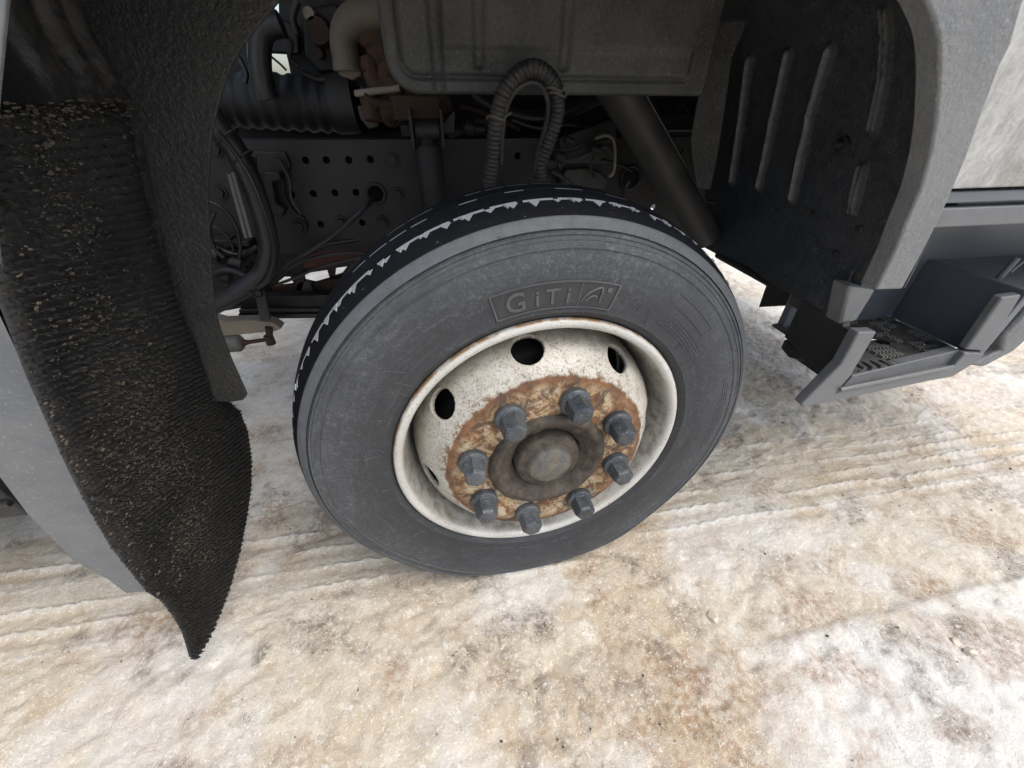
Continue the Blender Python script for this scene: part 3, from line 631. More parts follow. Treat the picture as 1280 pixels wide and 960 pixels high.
mb = MB(); mb.prism([at(x, y, 'y', -.020) for x, y in ((1066,470), (1200,437.5), (1189,460), (1050,488))], (0, .02, 0)); mb.build('tread_riser', M['step_edge'], step, bevel=.002)
p0 = at(1050, 487, 'y', -.036); p1 = at(1191, 458.5, 'y', -.036); mb = MB(); mb.tube([p0, p1], .0045, 8); mb.build('edge_bead', M['step_edge'], step)
# tread plate, perforated, with a toothed front edge and raised studs
holes = [(.19,.075,.014), (.19+.012,.075,.014), (.19-.012,.075,.014)]
hs_ = [(.185,.075,.018)]+[(.05+.055*i, .165, .008) for i in range(5)]+[(.075,.045,.009), (.10,.12,.009), (.26,.12,.009), (.275,.05,.009)]
x0, x1, zt = .615, .935, .600
outl = [(0, .19), (0, 0)]; nt_ = 15; wt = (x1-x0)/nt_
for i in range(nt_): outl += [(i*wt+.18*wt, .008), (i*wt+.30*wt, -.014), (i*wt+.72*wt, -.014), (i*wt+.85*wt, .008)]
outl += [(x1-x0, 0), (x1-x0, .19)]
mb = plate(outl[::-1], hs_, (x0, -.004, zt), (1, 0, 0), (0, 1, 0), (0, 0, -.006)); tp = mb.build('tread_plate', M['tread'], step, smooth=30)
mb = MB()
for i in range(17):
    for j in range(11):
        x = x0+.012+i*.0186; y = .010+j*.0165
        if any((x-x0-h[0])**2+(y+.004-h[1])**2 < (h[2]+.006)**2 for h in hs_) or (i//3+j//3) % 2: continue
        for q in (-.0045, .0045): mb.box((x+q-.0026, y-.0052, zt-.001), (x+q+.0026, y+.0052, zt+.006))
mb.build('tread_stud', M['stud'], step, smooth=0, kind='stuff')
mb = MB(); mb.box((x0+.015, .0, zt-.05), (x1, .12, zt-.03)); mb.build('tread_backing', M['black'], step)
# end wall of the foot well, its bright front edge, the ledge above and the next wall
mb = MB(); mb.prism([(.938,-.02,.60), (.938,.17,.60), (.938,.17,.748), (.938,-.02,.748)], (.02, 0, 0)); mb.prism([(.958,.0,.745), (.958,.17,.745), (1.9,.17,.745), (1.9,.0,.745)], (0, 0, -.02)); mb.build('end_wall', M['step'], step, bevel=.003)
mb = MB(); mb.prism([at(x, y, 'y', -.028) for x, y in ((1207,438), (1234,440), (1279,368), (1253,372))], (0, .018, 0)); mb.build('end_frame', M['step_edge'], step, bevel=.005)
a = at(1240, 357, 'y', .05); b = at(1272, 322, 'y', .05); mb = MB(); mb.tube([a, b], .006, 10); a = at(1262, 340, 'y', .05); b = at(1279, 326, 'y', .05); mb.tube([a, b], .004, 8); mb.build('wall_rib', M['step'], step)
mb = MB(); mb.prism([at(x, y, 'y', -.012) for x, y in ((1214,457.5), (1252,439), (1255,420), (1278,396), (1300,370), (1330,372), (1330,395), (1285,425), (1268,440), (1230,460))], (0, .05, 0)); mb.build('bumper_corner', M['fender'], truck, bevel=.008)
mb = MB(); mb.prism([at(x, y, 'y', .03) for x, y in ((1234,440), (1279,372), (1400,300), (1400,380), (1262,432))], (0, .02, 0)); mb.build('bumper_inner', M['black'], truck)
mb = MB(); mb.prism([at(x, y, 'x', .70) for x, y in ((948,384), (960,349), (1003,372), (999,380), (985,382))], (.05, 0, 0)); mb.build('step_bracket', M['frame_dark'], truck, bevel=.002)
mb = MB(); mb.tube([at(898, 318, 'x', .605), at(930, 335, 'x', .605), at(965, 354, 'x', .605)], .011, 10); mb.build('edge_pipe', M['hose'], truck)

# ---- rear of the arch: bristle mat, liner, cheek and outer fender
LP = lerp_fn([(.05,-.762), (.1,-.757), (.3,-.732), (.46,-.708), (.63,-.675), (.77,-.642), (.9,-.605), (1.034,-.568), (1.1,-.582), (1.15,-.578), (1.2,-.55), (1.25,-.47), (1.29,-.33)])
LPm = lambda z: LP(z)+.012 if z < 1.03 else LP(z)
CH = [(350,0), (320,36), (303,58), (290,80), (279,110), (271,140), (265,170), (262,200), (260,250), (262,300), (265,350), (268,385), (275,412), (290,452), (306,487), (308.5,493), (307,497), (303,500.5), (288,503)]
ce = [np.array((-.08,.2,1.275)), np.array((-.2,.2,1.235))]+[at(x, y, 'y', .20) for x, y in CH]
ci = [np.array((LP(z)-.012, .20, z)) for z in np.arange(.52, 1.28, .03)]+[np.array((-.25,.2,1.34)), np.array((-.08,.2,1.36))]
mb = MB(); mb.prism(ce+ci, (0, .006, 0)); mb.build('inner_cheek', M['pebble'], truck, bevel=.002)
rows = []
for z in np.arange(.34, 1.295, .01):
    row = []
    for y in np.linspace(-.10, .205, 62):
        rb = 0
        for yc, wd, hh in ((-.045,.020,.012), (.075,.016,.013), (.135,.014,.012), (.178,.010,.009)): rb += hh*math.exp(-((y-yc-.04*(z-1.05))/wd)**4)*min(1, max(0, (z-1.03)*20))
        row.append((LP(z)-.006+rb+(.012*(1-math.exp(-((.205-y)/.02))) if z > 1.03 else 0)*0, y, z))
    rows.append(row)
mb = MB(); mb.grid(rows); mb.build('rear_liner', M['rear_liner'], truck, smooth=50, solid=.004)
SI = [(0,340), (25,412), (50,480), (75,537), (100,590), (125,637), (150,680), (188.5,736.5)]
si = [at(x, y, 'y', -.10) for x, y in SI]
si = [np.array((-.27,-.1,1.235)), np.array((-.37,-.1,1.165)), at(8, 0, 'y', -.1), np.array((-.515,-.1,1.025)), np.array((-.558,-.1,.965))]+si
sx = [at(x, y, 'y', -.10) for x, y in ((184,740), (157,742), (135,725), (112,712), (90,700), (34,643), (0,598))]+[np.array((-.765,-.1,.75)), np.array((-.745,-.1,.95)), np.array((-.70,-.1,1.15)), np.array((-.55,-.1,1.32)), np.array((-.27,-.1,1.4))]
mb = MB(); mb.prism(si+sx, (0, .005, 0)); mb.build('rear_fender', M['fender_left'], truck, bevel=.0018)
# mat outline
ML = [np.array((LPm(z), -.097, z)) for z in (1.028, .98, .93)]+[at_prof(x, y, LPm) for x, y in ((-10,342), (12,400), (38,470), (64,530), (90,588), (117,640), (142,684), (186,739), (203,750), (217,767), (229,788), (235,806), (239,821))]
MR = [at_prof(x, y, LPm) for x, y in ((158,132), (165,160), (172,200), (188,270), (205,330), (230,400), (262,465), (287,503), (300,514), (310,540), (314.5,575), (314,610), (308,650), (300,690), (288,733), (275,768), (262,797), (247,822))]
def edge(P):
    P = sorted(P, key=lambda p: p[2]); return lerp_fn([(p[2], p[1]) for p in P])
mat_tip = [p for p in ML if p[2] < .40]
zb = min(p[2] for p in ML+MR)
# follow both edges by their own length so that the slanted lower edge is kept
def resample(P, n):
    P = np.array(P); d = np.r_[0, np.cumsum(np.linalg.norm(np.diff(P, axis=0), axis=1))]; t = np.linspace(0, d[-1], n)
    return np.stack([np.interp(t, d, P[:, i]) for i in range(3)], 1)
nrow = 135
def by_screen(P, n):
    return resample(P, n)
Lr, Rr = by_screen(ML, nrow), by_screen(MR, nrow)
rows = []
for i in range(nrow):
    rows.append([Lr[i]+(Rr[i]-Lr[i])*t for t in np.linspace(0, 1, 12)])
mb = MB(); mb.grid([[(p[0]-.004, p[1], p[2]) for p in r] for r in rows]); mflap = mb.build('mud_flap', M['black'], truck, smooth=60, solid=.004)
mb = MB(); mud = []
rb = np.random.RandomState(2); ntr = 104; Lt, Rt = resample(ML, ntr), resample(MR, ntr)
for i in range(ntr):
    L = np.linalg.norm(Rt[i]-Lt[i]); nc = max(2, int(L/.0050))
    for j in range(nc+1):
        t = min(max((j+rb.uniform(-.25, .25))/nc, 0), 1); p0 = Lt[i]+(Rt[i]-Lt[i])*t; yy, zz = p0[1], p0[2]
        caked = np.clip((fbm(np.array([yy*9]), np.array([zz*7]), 3, 91)[0]-.30)*4, 0, 1)*(.25+.75*math.exp(-((yy-.005)/.10)**2))*(1 if zz > .33 else .3)
        caked = max(caked, .95*min(1, max(0, (zz-.90)/.10))*(.5+fbm(np.array([yy*30]), np.array([zz*22]), 3, 7)[0])); wild = caked*(1 if zz < .95 else .5)
        lean = np.array((0, rb.normal(0, .0007+.0012*wild), rb.normal(-.0005, .0008+.0012*wild))); lb = rb.uniform(.0070, .0105)*(1-.3*caked)*(.6+.4*min(1, min(t, 1-t)*9)); tm = caked*rb.uniform(.0, 1.)**1.5*.95
        for q in range(4):
            p = p0+np.array((-.002, rb.uniform(-.0028, .0028), rb.uniform(-.0011, .0011)*(1+1.2*wild)))
            tip = p+np.array((lb*rb.uniform(.8, 1.1), rb.uniform(-.0015, .0015), rb.uniform(-.001, .001)))+lean
            wv = rb.uniform(.0008, .0013); s = np.array((0, wv, rb.uniform(-.0003, .0003))); d_ = np.array((.0004, 0, wv*.8))
            b = len(mb.v); mb.v += [tuple(p-s), tuple(p+s), tuple(p+d_), tuple(tip+s*.6), tuple(tip-s*.6), tuple(tip+d_*.7)]
            mb.f += [(b, b+1, b+3, b+4), (b+1, b+2, b+5, b+3), (b+2, b, b+4, b+5), (b+3, b+5, b+4)]; tv = min(1, .14+tm*rb.uniform(.3, 1.25)); mud += [tm*.15]*3+[tv]*3
br = mb.build('bristle', M['bristle'], mflap, smooth=0, fix=False, kind='stuff')
at_ = br.data.attributes.new('mud', 'FLOAT', 'POINT'); at_.data.foreach_set('value', np.array(mud, np.float32))
mb = MB(); rb = np.random.RandomState(4)   # dirt dried along the top of the mat and thrown on it
for i in range(170):
    t = rb.uniform(0, 1); u = abs(rb.normal(0, .0055)) if i < 110 else rb.uniform(0, .55); k = min(nrow-1, int(u/.9*nrow)); p = Lr[k]+(Rr[k]-Lr[k])*t
    c = p+np.array((rb.uniform(.002, .010), 0, rb.uniform(-.004, .008))); r = rb.uniform(.0010, .0028)*(.75 if i < 110 else .5)
    b = bmesh.new(); bmesh.ops.create_icosphere(b, subdivisions=2, radius=r)
    mb.add([np.array(v.co)*rb.uniform(.6, 1.25)*np.array((.9, 2.6, .75))+c for v in b.verts], [[v.index for v in f.verts] for f in b.faces]); b.free()
for i in range(3200):   # grit caught between the bristle tips, thickest along the middle
    k = int(rb.uniform(.0, .80)*nrow); t = min(1, max(0, rb.normal(.36, .22))); p = Lr[k]+(Rr[k]-Lr[k])*t
    if rb.uniform() > (fbm(np.array([p[1]*14]), np.array([p[2]*11]), 3, 44)[0]-.28)*2.6: continue
    r = rb.lognormal(math.log(.0009), .4); c = p+np.array((rb.uniform(.0045, .0085), 0, rb.uniform(-.004, .004))); o_ = np.array([(1,0,0), (-1,0,0), (0,1,0), (0,-1,0), (0,0,1), (0,0,-1)])+rb.uniform(-.35, .35, (6, 3))
    mb.add(o_*r*np.array((1, 1.6, 1))+c, [(0,2,4), (2,1,4), (1,3,4), (3,0,4), (2,0,5), (1,2,5), (3,1,5), (0,3,5)])
mb.build('dried_mud', M['soil'], mflap, smooth=60, kind='stuff')

# ---- engine side shield: pressed plastic with beads, rounded lower corner
xs = np.linspace(-.236, .405, 150); tt = np.linspace(0, 1, 90); YS = .385
def inset(x, z):   # distance in from the rounded outline
    dx = x+.236; dz = z-1.0495; R = .055
    if dx < R and dz < R: return R-math.hypot(R-dx, R-dz)
    return min(dx, dz)
rows = []
for t in tt:
    row = []
    for x in xs:
        dx = x+.236; R = .055; zlo = 1.0495+(R-math.sqrt(max(0, R*R-(R-dx)**2)) if dx < R else 0); z = zlo+(1.42-zlo)*t**1.3
        d = inset(x, z); y = YS
        if d < .006: y += .010*(1-d/.006)**2
        if x < .36: y += .006*math.exp(-((d-.026)/.004)**4)-.004*(1/(1+math.exp(-(d-.031)*900)))
        y += .010*math.exp(-((x+.142)/.011)**4)
        if -.13 < x < .36: y -= .006/(1+math.exp(-(z-1.118)*500)); 
        for xc in (-.065, .098): y += .008*math.exp(-((x-xc)/.010)**4)/(1+math.exp(-(z-1.088)*600))
        row.append((x, y+.002*math.sin(x*9)*math.sin(z*11), z))
    rows.append(row)
mb = MB(); mb.grid(rows); shield = mb.build('splash_shield', M['shield'], truck, smooth=60, solid=.004, solid_off=1)

# ---- flexible conduit looping over the wheel
cp = [at(x, y, 'y', yy) for x, y, yy in ((611,232,.36), (616,200,.345), (619,165,.33), (623,138,.32), (632,112,.31), (646,95,.305), (664,86,.305), (681,92,.31), (693,108,.32), (697,130,.33), (693,155,.34), (684,180,.35), (676,203,.36), (676,222,.37))]
cp = np.array(catmull(cp, 22)); dd_ = np.r_[0, np.cumsum(np.linalg.norm(np.diff(cp, axis=0), axis=1))]; tt_ = np.arange(0, dd_[-1], .0011); cp = np.stack([np.interp(tt_, dd_, cp[:, i]) for i in range(3)], 1); rad = [.0122+.0030*abs(math.sin(t*math.pi/.0082))**.6 for t in tt_]
mb = MB(); mb.tube(cp, rad, 14); conduit = mb.build('conduit', M['conduit'], truck, smooth=80)
sp2 = catmull([at(x, y, 'y', yy) for x, y, yy in ((627,205,.335), (628,170,.325), (632,140,.315), (643,116,.30), (660,104,.295), (676,108,.30), (685,130,.31), (681,160,.33), (672,190,.35), (668,218,.36))], 8)
mb = MB(); mb.tube(sp2, .0042, 8); mb.build('cable', M['conduit'], truck)
for px, py in ((620,147), (692,112), (696,118)):
    p = at(px, py, 'y', .318); mb = MB(); mb.tube([p+np.array((.017*math.cos(a), .017*math.sin(a), .003*math.sin(a*2))) for a in np.linspace(0, 2*math.pi, 17)], .0022, 6, False)
    mb.tube([p+np.array((.014, -.010, .0)), p+np.array((.026, -.018, .008))], .0016, 6); mb.build('cable_tie', M['ties'], conduit)
mb = MB(); p = at(612, 224, 'y', .36); mb.cyl(p, p+np.array((0, 0, -.03)), .012, .012, 12); mb.build('end_fitting', M['copper'], conduit)

# ---- chassis rails
YR = .72; zt_, zb_ = .955, .668
hl = []
for px, py in ((382,200.5), (408,200), (436,200), (463,199.5), (364.5,243), (391.6,242), (418.7,241), (445,240.6), (401,280), (453,278.5), (647,195), (851,188), (817,259)):
    p = at(px, py, 'y', YR); hl.append((p[0], p[2], .0095))
for px, py, r in ((470,242,.021), (788,222,.027), (500,290,.006)): p = at(px, py, 'y', YR); hl.append((p[0], p[2], r))
mb = plate([(-2.2, zb_), (1.1, zb_), (1.1, zt_), (-2.2, zt_)], hl, (0, YR, 0), (1, 0, 0), (0, 0, 1), (0, .007, 0))
rail = mb.build('chassis_rail', M['frame'], truck, smooth=30)
mb = MB(); mb.box((-2.2, YR+.05, zb_+.01), (.25, YR+.055, zt_-.01)); mb.build('dark_hole_backing', M['drum'], rail)  # dark sheet added behind the web so its holes look black
mb = MB(); mb.box((-2.2, YR+.007, zt_-.008), (1.1, YR+.08, zt_)); mb.box((-2.2, YR+.007, zb_), (1.1, YR+.08, zb_+.008)); mb.build('rail_flange', M['frame_dark'], rail)
mb = MB(); mb.box((-2.2, 1.48, zb_), (1.1, 1.56, zt_)); mb.build('chassis_rail', M['frame_dark'], truck)
def bolt(px, py, y, r=.016, par=rail, mt='frame_dark'):
    p = at(px, py, 'y', y); mb = MB(); mb.cyl(p, p+np.array((0, -.004, 0)), r*1.25, r*1.2, 16); mb.cyl(p+np.array((0, -.004, 0)), p+np.array((0, -.014, 0)), r*.85, r*.8, 6); mb.build('bolt', M[mt], par)
for px, py in ((490,200), (426,278), (478,278), (497,243), (300,215), (275,240), (270,186)): bolt(px, py, YR)
for px, py, r in ((470,242,.025), (788,222,.031)):
    p = at(px, py, 'y', YR-.002); mb = MB(); mb.tube([p+np.array((r*math.cos(a), 0, r*math.sin(a))) for a in np.linspace(0, 2*math.pi, 25)], .005, 8, False); mb.build('grommet', M['frame'], rail)
# bracket bolted on the rail beside the hoses
BK = [(313,189), (356,190), (363,205), (361,214), (354,220), (357,245), (366,263), (380,272), (385,284), (378,291), (366,290), (352,280), (345,262), (340,230), (318,212)]
mb = MB(); mb.prism([at(x, y, 'y', YR-.012) for x, y in BK], (0, .012, 0)); bk = mb.build('pipe_bracket', M['frame'], truck, bevel=.003)
bolt(350, 204, YR-.012, .015, bk); bolt(374, 283, YR-.012, .018, bk)
mb = MB(); mb.prism([at(x, y, 'y', YR-.05) for x, y in ((330,215), (348,216), (352,225), (340,228), (345,255), (356,262), (352,272), (338,268), (328,240))], (0, .045, 0)); mb.build('clamp_block', M['frame_dark'], bk, bevel=.004)
# coolant pipes and small lines left of the rail
pp = catmull([at(x, y, 'y', yy) for x, y, yy in ((255,128,.56), (272,158,.56), (292,184,.56), (308,214,.56), (322,250,.57), (332,285,.58), (336,312,.58), (329,340,.57), (312,355,.56), (292,368,.55), (262,384,.54))], 8)
mb = MB(); mb.tube(pp, .0245, 18); pipe = mb.build('coolant_pipe', M['hose'], truck, smooth=70)
pp = catmull([at(x, y, 'y', yy) for x, y, yy in ((272,165,.53), (295,193,.53), (313,222,.53), (328,258,.53), (339,295,.54), (342,325,.54), (334,348,.54), (322,360,.54))], 8)
mb = MB(); mb.tube(pp, .0052, 8); mb.build('cable', M['hose'], truck)
for q in (((287,218), (308,297)), ((292,216), (314,296)), ((321,214), (347,300))):
    mb = MB(); mb.tube([at(*q[0], 'y', .60), at(*q[1], 'y', .60)], .0055, 8); mb.build('fluid_line', M['grey_metal'], truck)
for (cx, cy) in ((285,170), (303,197), (316,362), (290,372)):
    p = at(cx, cy, 'y', .56); dv = np.array((.5, 0, -.86)) if cy < 250 else np.array((-.75, 0, -.6)); u = np.cross(dv, (0, 1, 0)); mb = MB()
    mb.tube([p+.0265*(math.cos(a)*u+math.sin(a)*np.array((0, 1, 0))) for a in np.linspace(0, 2*math.pi, 19)], .0028, 6, False); mb.build('hose_clamp', M['frame_dark'], pipe)
pp = catmull([at(x, y, 'y', yy) for x, y, yy in ((466,247,.71), (458,258,.68), (440,275,.66), (415,295,.66), (390,312,.66), (368,326,.65), (352,340,.62), (340,352,.6))], 6)
mb = MB(); mb.tube(pp, .0068, 8); mb.build('cable', M['hose'], truck)
pp = catmull([at(x, y, 'y', yy) for x, y, yy in ((475,296,.74), (440,301,.72), (410,306,.70), (385,318,.68), (360,330,.66), (345,345,.63))], 6)
mb = MB(); mb.tube(pp, .0058, 8); mb.build('cable', M['hose'], truck)
pp = catmull([at(x, y, 'y', .66) for x, y in ((262,280), (276,288), (287,300), (293,316))], 6); mb = MB(); mb.tube(pp, .0045, 8); mb.build('cable', M['hose'], truck)
mb = MB()
for i, (px, py) in enumerate(((300,302), (305,312), (300,322), (296,333), (308,318), (290,345), (275,300), (282,330))):
    p = at(px, py, 'y', .70); mb.box(p-np.array((.035, .03, .008+.004*(i % 3))), p+np.array((.035, .05, .008)))
p = at(280, 330, 'y', .74); mb.box(p-np.array((.12, .0, .10)), p+np.array((.05, .06, .09))); mb.build('valve_block', M['frame_dark'], truck, bevel=.004)
# ---- shock absorber with bracket above the wheel
ctr = lambda py, y=.60: at(534 if py < 210 else 537, py, 'y', y)
a = ctr(181); b = np.array((a[0]+.012, .60, .55)); mb = MB(); mb.tube([a, a+(b-a)*.03, b], [.030, .0345, .0345], 24); shock = mb.build('shock_absorber', M['frame'], truck, smooth=50)
mb = MB(); mb.tube([ctr(186), ctr(172)], [.028, .018], 20); p = ctr(163); mb.cyl(p-np.array((.028, 0, 0)), p+np.array((.028, 0, 0)), .024, .024, 20); mb.build('eye', M['frame'], shock)
for dx in (-.036, .036): mb = MB(); mb.box(p+np.array((dx-.004, -.03, -.035)), p+np.array((dx+.004, .03, .045))); mb.build('clevis_plate', M['frame'], shock, bevel=.002)
mb = MB(); mb.cyl(p-np.array((.062, 0, 0)), p-np.array((.04, 0, 0)), .013, .013, 6); mb.build('pin', M['frame'], shock)
mb = MB(); q = at(525, 138, 'y', .62); mb.box(q-np.array((.06, .02, .02)), q+np.array((.05, .10, .03))); mb.build('shock_bracket', M['rust_dark'], truck, bevel=.006)
mb = MB(); mb.prism([at(x, y, 'y', .66) for x, y in ((549,160), (566,139), (569,139), (568,166), (552,168))], (0, .02, 0)); mb.build('gusset', M['stay'], truck, bevel=.002)
# ---- tubular stay running down to the front
a = at(772, 112, 'y', .44); b = at(868, 272, 'y', .47); d = b-a
mb = MB(); mb.tube([a-d*.25, a, b, b+d*.2], .040, 28); mb.build('stay_tube', M['stay'], truck, smooth=60)
a = at(806, 116, 'y', .425); b = at(882, 252, 'y', .45); mb = MB(); mb.tube([a, b, at(893, 253, 'y', .45)], .0035, 8); mb.build('cable', M['hose'], truck)
# cross beam and its plates seen beside the stay
mb = MB(); mb.prism([at(x, y, 'y', .84) for x, y in ((790,146), (868,143), (868,163), (800,164))], (0, .10, 0)); mb.build('cross_beam', M['stay'], truck, bevel=.004)
mb = MB(); mb.prism([at(x, y, 'y', .70) for x, y in ((700,172), (762,150), (770,152), (772,200), (760,205), (700,205))], (0, .012, 0)); mb.build('mount_plate', M['stay'], truck, bevel=.003)
# wiring bundle beside the conduit, pale tube and connector
for i, q in enumerate((((690,190), (715,186), (738,176), (760,170), (768,180)), ((692,196), (716,193), (742,182), (764,176), (770,188)), ((694,201), (720,199), (744,188), (758,184), (766,196)))):
    mb = MB(); mb.tube(catmull([at(x, y, 'y', .66-.012*i) for x, y in q], 6), .006, 8); mb.build('cable', M['conduit'], truck)
mb = MB(); mb.tube(catmull([at(x, y, 'y', .63) for x, y in ((744,173), (758,169), (767,176), (769,195), (767,215), (761,221))], 6), .0042, 8); mb.build('vent_tube', M['cream'], truck)
mb = MB(); p = at(695, 204, 'y', .65); mb.cyl(p+np.array((-.03, 0, 0)), p+np.array((.02, 0, .008)), .016, .016, 14); mb.cyl(p+np.array((.0, 0, 0)), p+np.array((.008, 0, .004)), .021, .021, 14); mb.build('connector', M['frame'], truck)
mb = MB(); mb.prism([at(x, y, 'y', .69) for x, y in ((700,225), (708,211), (735,210), (752,216), (760,224), (758,236), (704,238))], (0, .03, 0)); mb.build('brake_valve', M['stay'], truck, bevel=.006)
mb = MB(); pp = catmull([at(x, y, 'y', .69) for x, y in ((786,226), (781,236), (780,252), (782,268))], 6); mb.tube(pp, .006, 8); mb.build('cable', M['hose'], truck)
# dark hoses between rail and shield
mb = MB(); mb.tube(catmull([at(x, y, 'y', .80) for x, y in ((590,118), (620,136), (665,148), (700,142), (745,122), (780,108))], 8), .022, 14); mb.build('fuel_hose', M['hose'], truck, smooth=70)
mb = MB(); p = at(612, 152, 'y', .86); mb.cyl(p+np.array((-.04, 0, 0)), p+np.array((.05, 0, 0)), .035, .032, 18); mb.cyl(p+np.array((-.05, 0, 0)), p+np.array((-.03, 0, 0)), .045, .045, 18); mb.build('fuel_filter', M['frame'], truck)

CL = [([(262,252), (280,262), (296,285), (300,318), (290,350)], .63, .0045, 'hose'), ([(258,300), (276,312), (300,318), (322,308)], .66, .006, 'hose'), ([(262,345), (284,338), (305,345), (322,352)], .60, .010, 'frame_dark'),
      ([(340,352), (362,335), (392,322), (440,316), (480,318)], .69, .0045, 'hose'), ([(345,356), (372,346), (400,334), (450,322)], .68, .0045, 'hose'), ([(352,205), (362,226), (364,248), (376,268)], .69, .0035, 'conduit'), ([(318,196), (322,226), (334,262), (344,300), (350,336)], .60, .0045, 'frame'),
      ([(268,265), (262,285), (268,310), (280,322)], .58, .005, 'hose'), ([(560,168), (585,160), (606,162)], .70, .012, 'frame'), ([(640,150), (672,160), (705,156), (735,160)], .74, .007, 'hose'), ([(575,132), (600,140), (625,150), (650,162)], .78, .006, 'rust_dark'),
      ([(690,214), (704,222), (716,232)], .66, .006, 'conduit'), ([(735,182), (742,196), (738,210), (744,222)], .66, .004, 'hose'), ([(752,200), (774,206), (790,214)], .70, .004, 'hose'), ([(812,128), (816,140), (815,158)], .82, .006, 'stay'), ([(846,140), (852,128), (862,142)], .80, .004, 'hose'),
      ([(290,66), (300,74), (308,92), (306,104)], .80, .006, 'hose'), ([(352,40), (364,54), (362,72), (374,84)], .86, .006, 'hose'), ([(358,88), (350,80), (338,70)], .92, .003, 'hose'), ([(380,92), (400,100), (424,96), (440,104)], .86, .007, 'frame'), ([(372,2), (366,22), (372,44)], .88, .009, 'hose'), ([(455,120), (470,128), (492,130), (515,124)], .72, .008, 'rust_dark')]
for q, yy, rr, mt in CL:
    mb = MB(); mb.tube(catmull([at(x, y, 'y', yy) for x, y in q], 7), rr, 9); mb.build('cable', M[mt], truck, smooth=70)
for px, py, yy, rr in ((268,318,.64,.020), (296,330,.63,.016), (283,345,.62,.024), (712,176,.64,.010), (744,186,.63,.012), (700,196,.62,.013), (586,160,.68,.018)):
    p = at(px, py, 'y', yy); mb = MB(); mb.cyl(p+np.array((-.012, 0, .004)), p+np.array((.012, 0, -.004)), rr, rr, 14); mb.cyl(p+np.array((-.018, 0, .006)), p+np.array((-.012, 0, .004)), rr*.7, rr*.7, 6); mb.build('fitting', M['frame'], truck, bevel=.0015)
# ---- engine side seen between guard and shield
mb = MB(); mb.tube(catmull([at(x, y, 'y', .9) for x, y in ((250,118), (290,124), (350,128), (410,132), (448,130))], 14), [.066+.0034*math.sin(i*1.6) for i in range(57)], 24)
mb.build('intake_hose', M['hose_dark'], truck, smooth=80)
a, b = at(418, 131, 'y', .88), at(445, 130, 'y', .88); mb = MB(); mb.cyl(a, b, .072, .072, 28); mb.build('hose_cuff', M['frame'], truck)
mb = MB(); mb.tube(catmull([at(x, y, 'y', .78) for x, y in ((352,30), (335,34), (326,48), (325,80), (331,112), (336,124))], 8), .026, 16); mb.build('breather_pipe', M['hose'], truck, smooth=70)
mb = MB(); mb.prism([at(x, y, 'y', .95) for x, y in ((318,66), (326,24), (346,22), (372,30), (374,68), (336,66))], (0, .03, 0)); mb.prism([at(x, y, 'y', 1.0) for x, y in ((346,-60), (480,-60), (500,110), (480,165), (380,120), (364,99), (358,69), (366,40), (348,24))], (0, .03, 0))
mb.prism([at(x, y, 'y', 1.0) for x, y in ((240,99), (336,97), (364,95), (520,150), (520,190), (240,190))], (0, .04, 0)); mb.prism([at(x, y, 'y', 1.0) for x, y in ((300,-60), (341,-60), (340,9), (328,24), (320,62), (336,66), (336,98), (270,102), (262,40))], (0, .03, 0))
engine = mb.build('engine_block', M['frame_dark'], truck, smooth=0, bevel=.006)
mb = MB(); mb.prism([at(x, y, 'y', .93) for x, y in ((376,10), (420,2), (440,30), (436,92), (398,92), (380,70))], (0, .08, 0)); mb.build('engine_casing', M['frame'], engine, bevel=.012)
for px, py, r, mt in ((389,19,.017,'cream'), (401,68,.013,'rust_dark'), (400,40,.036,'rust_dark')):
    p = at(px, py, 'y', .92); mb = MB(); mb.cyl(p+np.array((0, .02, 0)), p-np.array((0, .03, 0)), r, r*.8, 16); mb.build('boss', M[mt], engine)
pp = catmull([at(x, y, 'y', yy) for x, y, yy in ((500,14,.70), (475,14,.72), (455,17,.74), (440,25,.76), (431,40,.77), (430,60,.77), (435,79,.77))], 8)
mb = MB(); mb.tube(pp, [.032]*len(pp), 24); mb.build('exhaust_elbow', M['beige'], engine, smooth=70)
p = at(434, 82, 'y', .77); mb = MB(); mb.cyl(p+np.array((0, 0, .02)), p-np.array((0, 0, .012)), .031, .036, 22); mb.prism([at(x, y, 'y', .76) for x, y in ((420,82), (448,74), (452,94), (440,100), (424,94))], (0, .06, 0)); mb.build('elbow_flange', M['beige'], engine, bevel=.004)
rs = np.random.RandomState(9); mb = MB()
for (x0_, y0_, x1_, y1_, wd) in ((458,34,488,46,.035), (470,48,486,80,.030), (478,70,492,110,.028), (460,70,468,104,.026), (468,60,476,110,.022), (490,105,500,140,.04), (478,120,492,150,.03), (462,112,470,150,.03), (500,118,560,126,.03)):
    a = at(x0_, y0_, 'y', .78); b = at(x1_, y1_, 'y', .78); n = 6; pts_ = [a+(b-a)*i/n+rs.uniform(-.006, .006, 3) for i in range(n+1)]; mb.tube(pts_, [wd*rs.uniform(.75, 1.15) for _ in pts_], 12)
mb.build('exhaust_manifold', M['rust'], engine, smooth=60)
mb = MB(); a = at(444, 117, 'y', .76); b = at(500, 110, 'y', .74); mb.tube([a, b], .008, 10); mb.build('heat_shield_edge', M['cream'], engine)
mb = MB(); mb.prism([at(x, y, 'y', .80) for x, y in ((446,132), (464,130), (474,158), (462,162), (450,148))], (0, .06, 0)); mb.build('pump_bracket', M['stay'], engine, bevel=.004)
mb = MB(); mb.box((-.45, 1.05, .95), (1.2, 1.45, 1.42)); mb.box((-.42, .98, .62), (.6, 1.3, .97)); mb.build('engine_sump', M['frame_dark'], engine, bevel=.02)
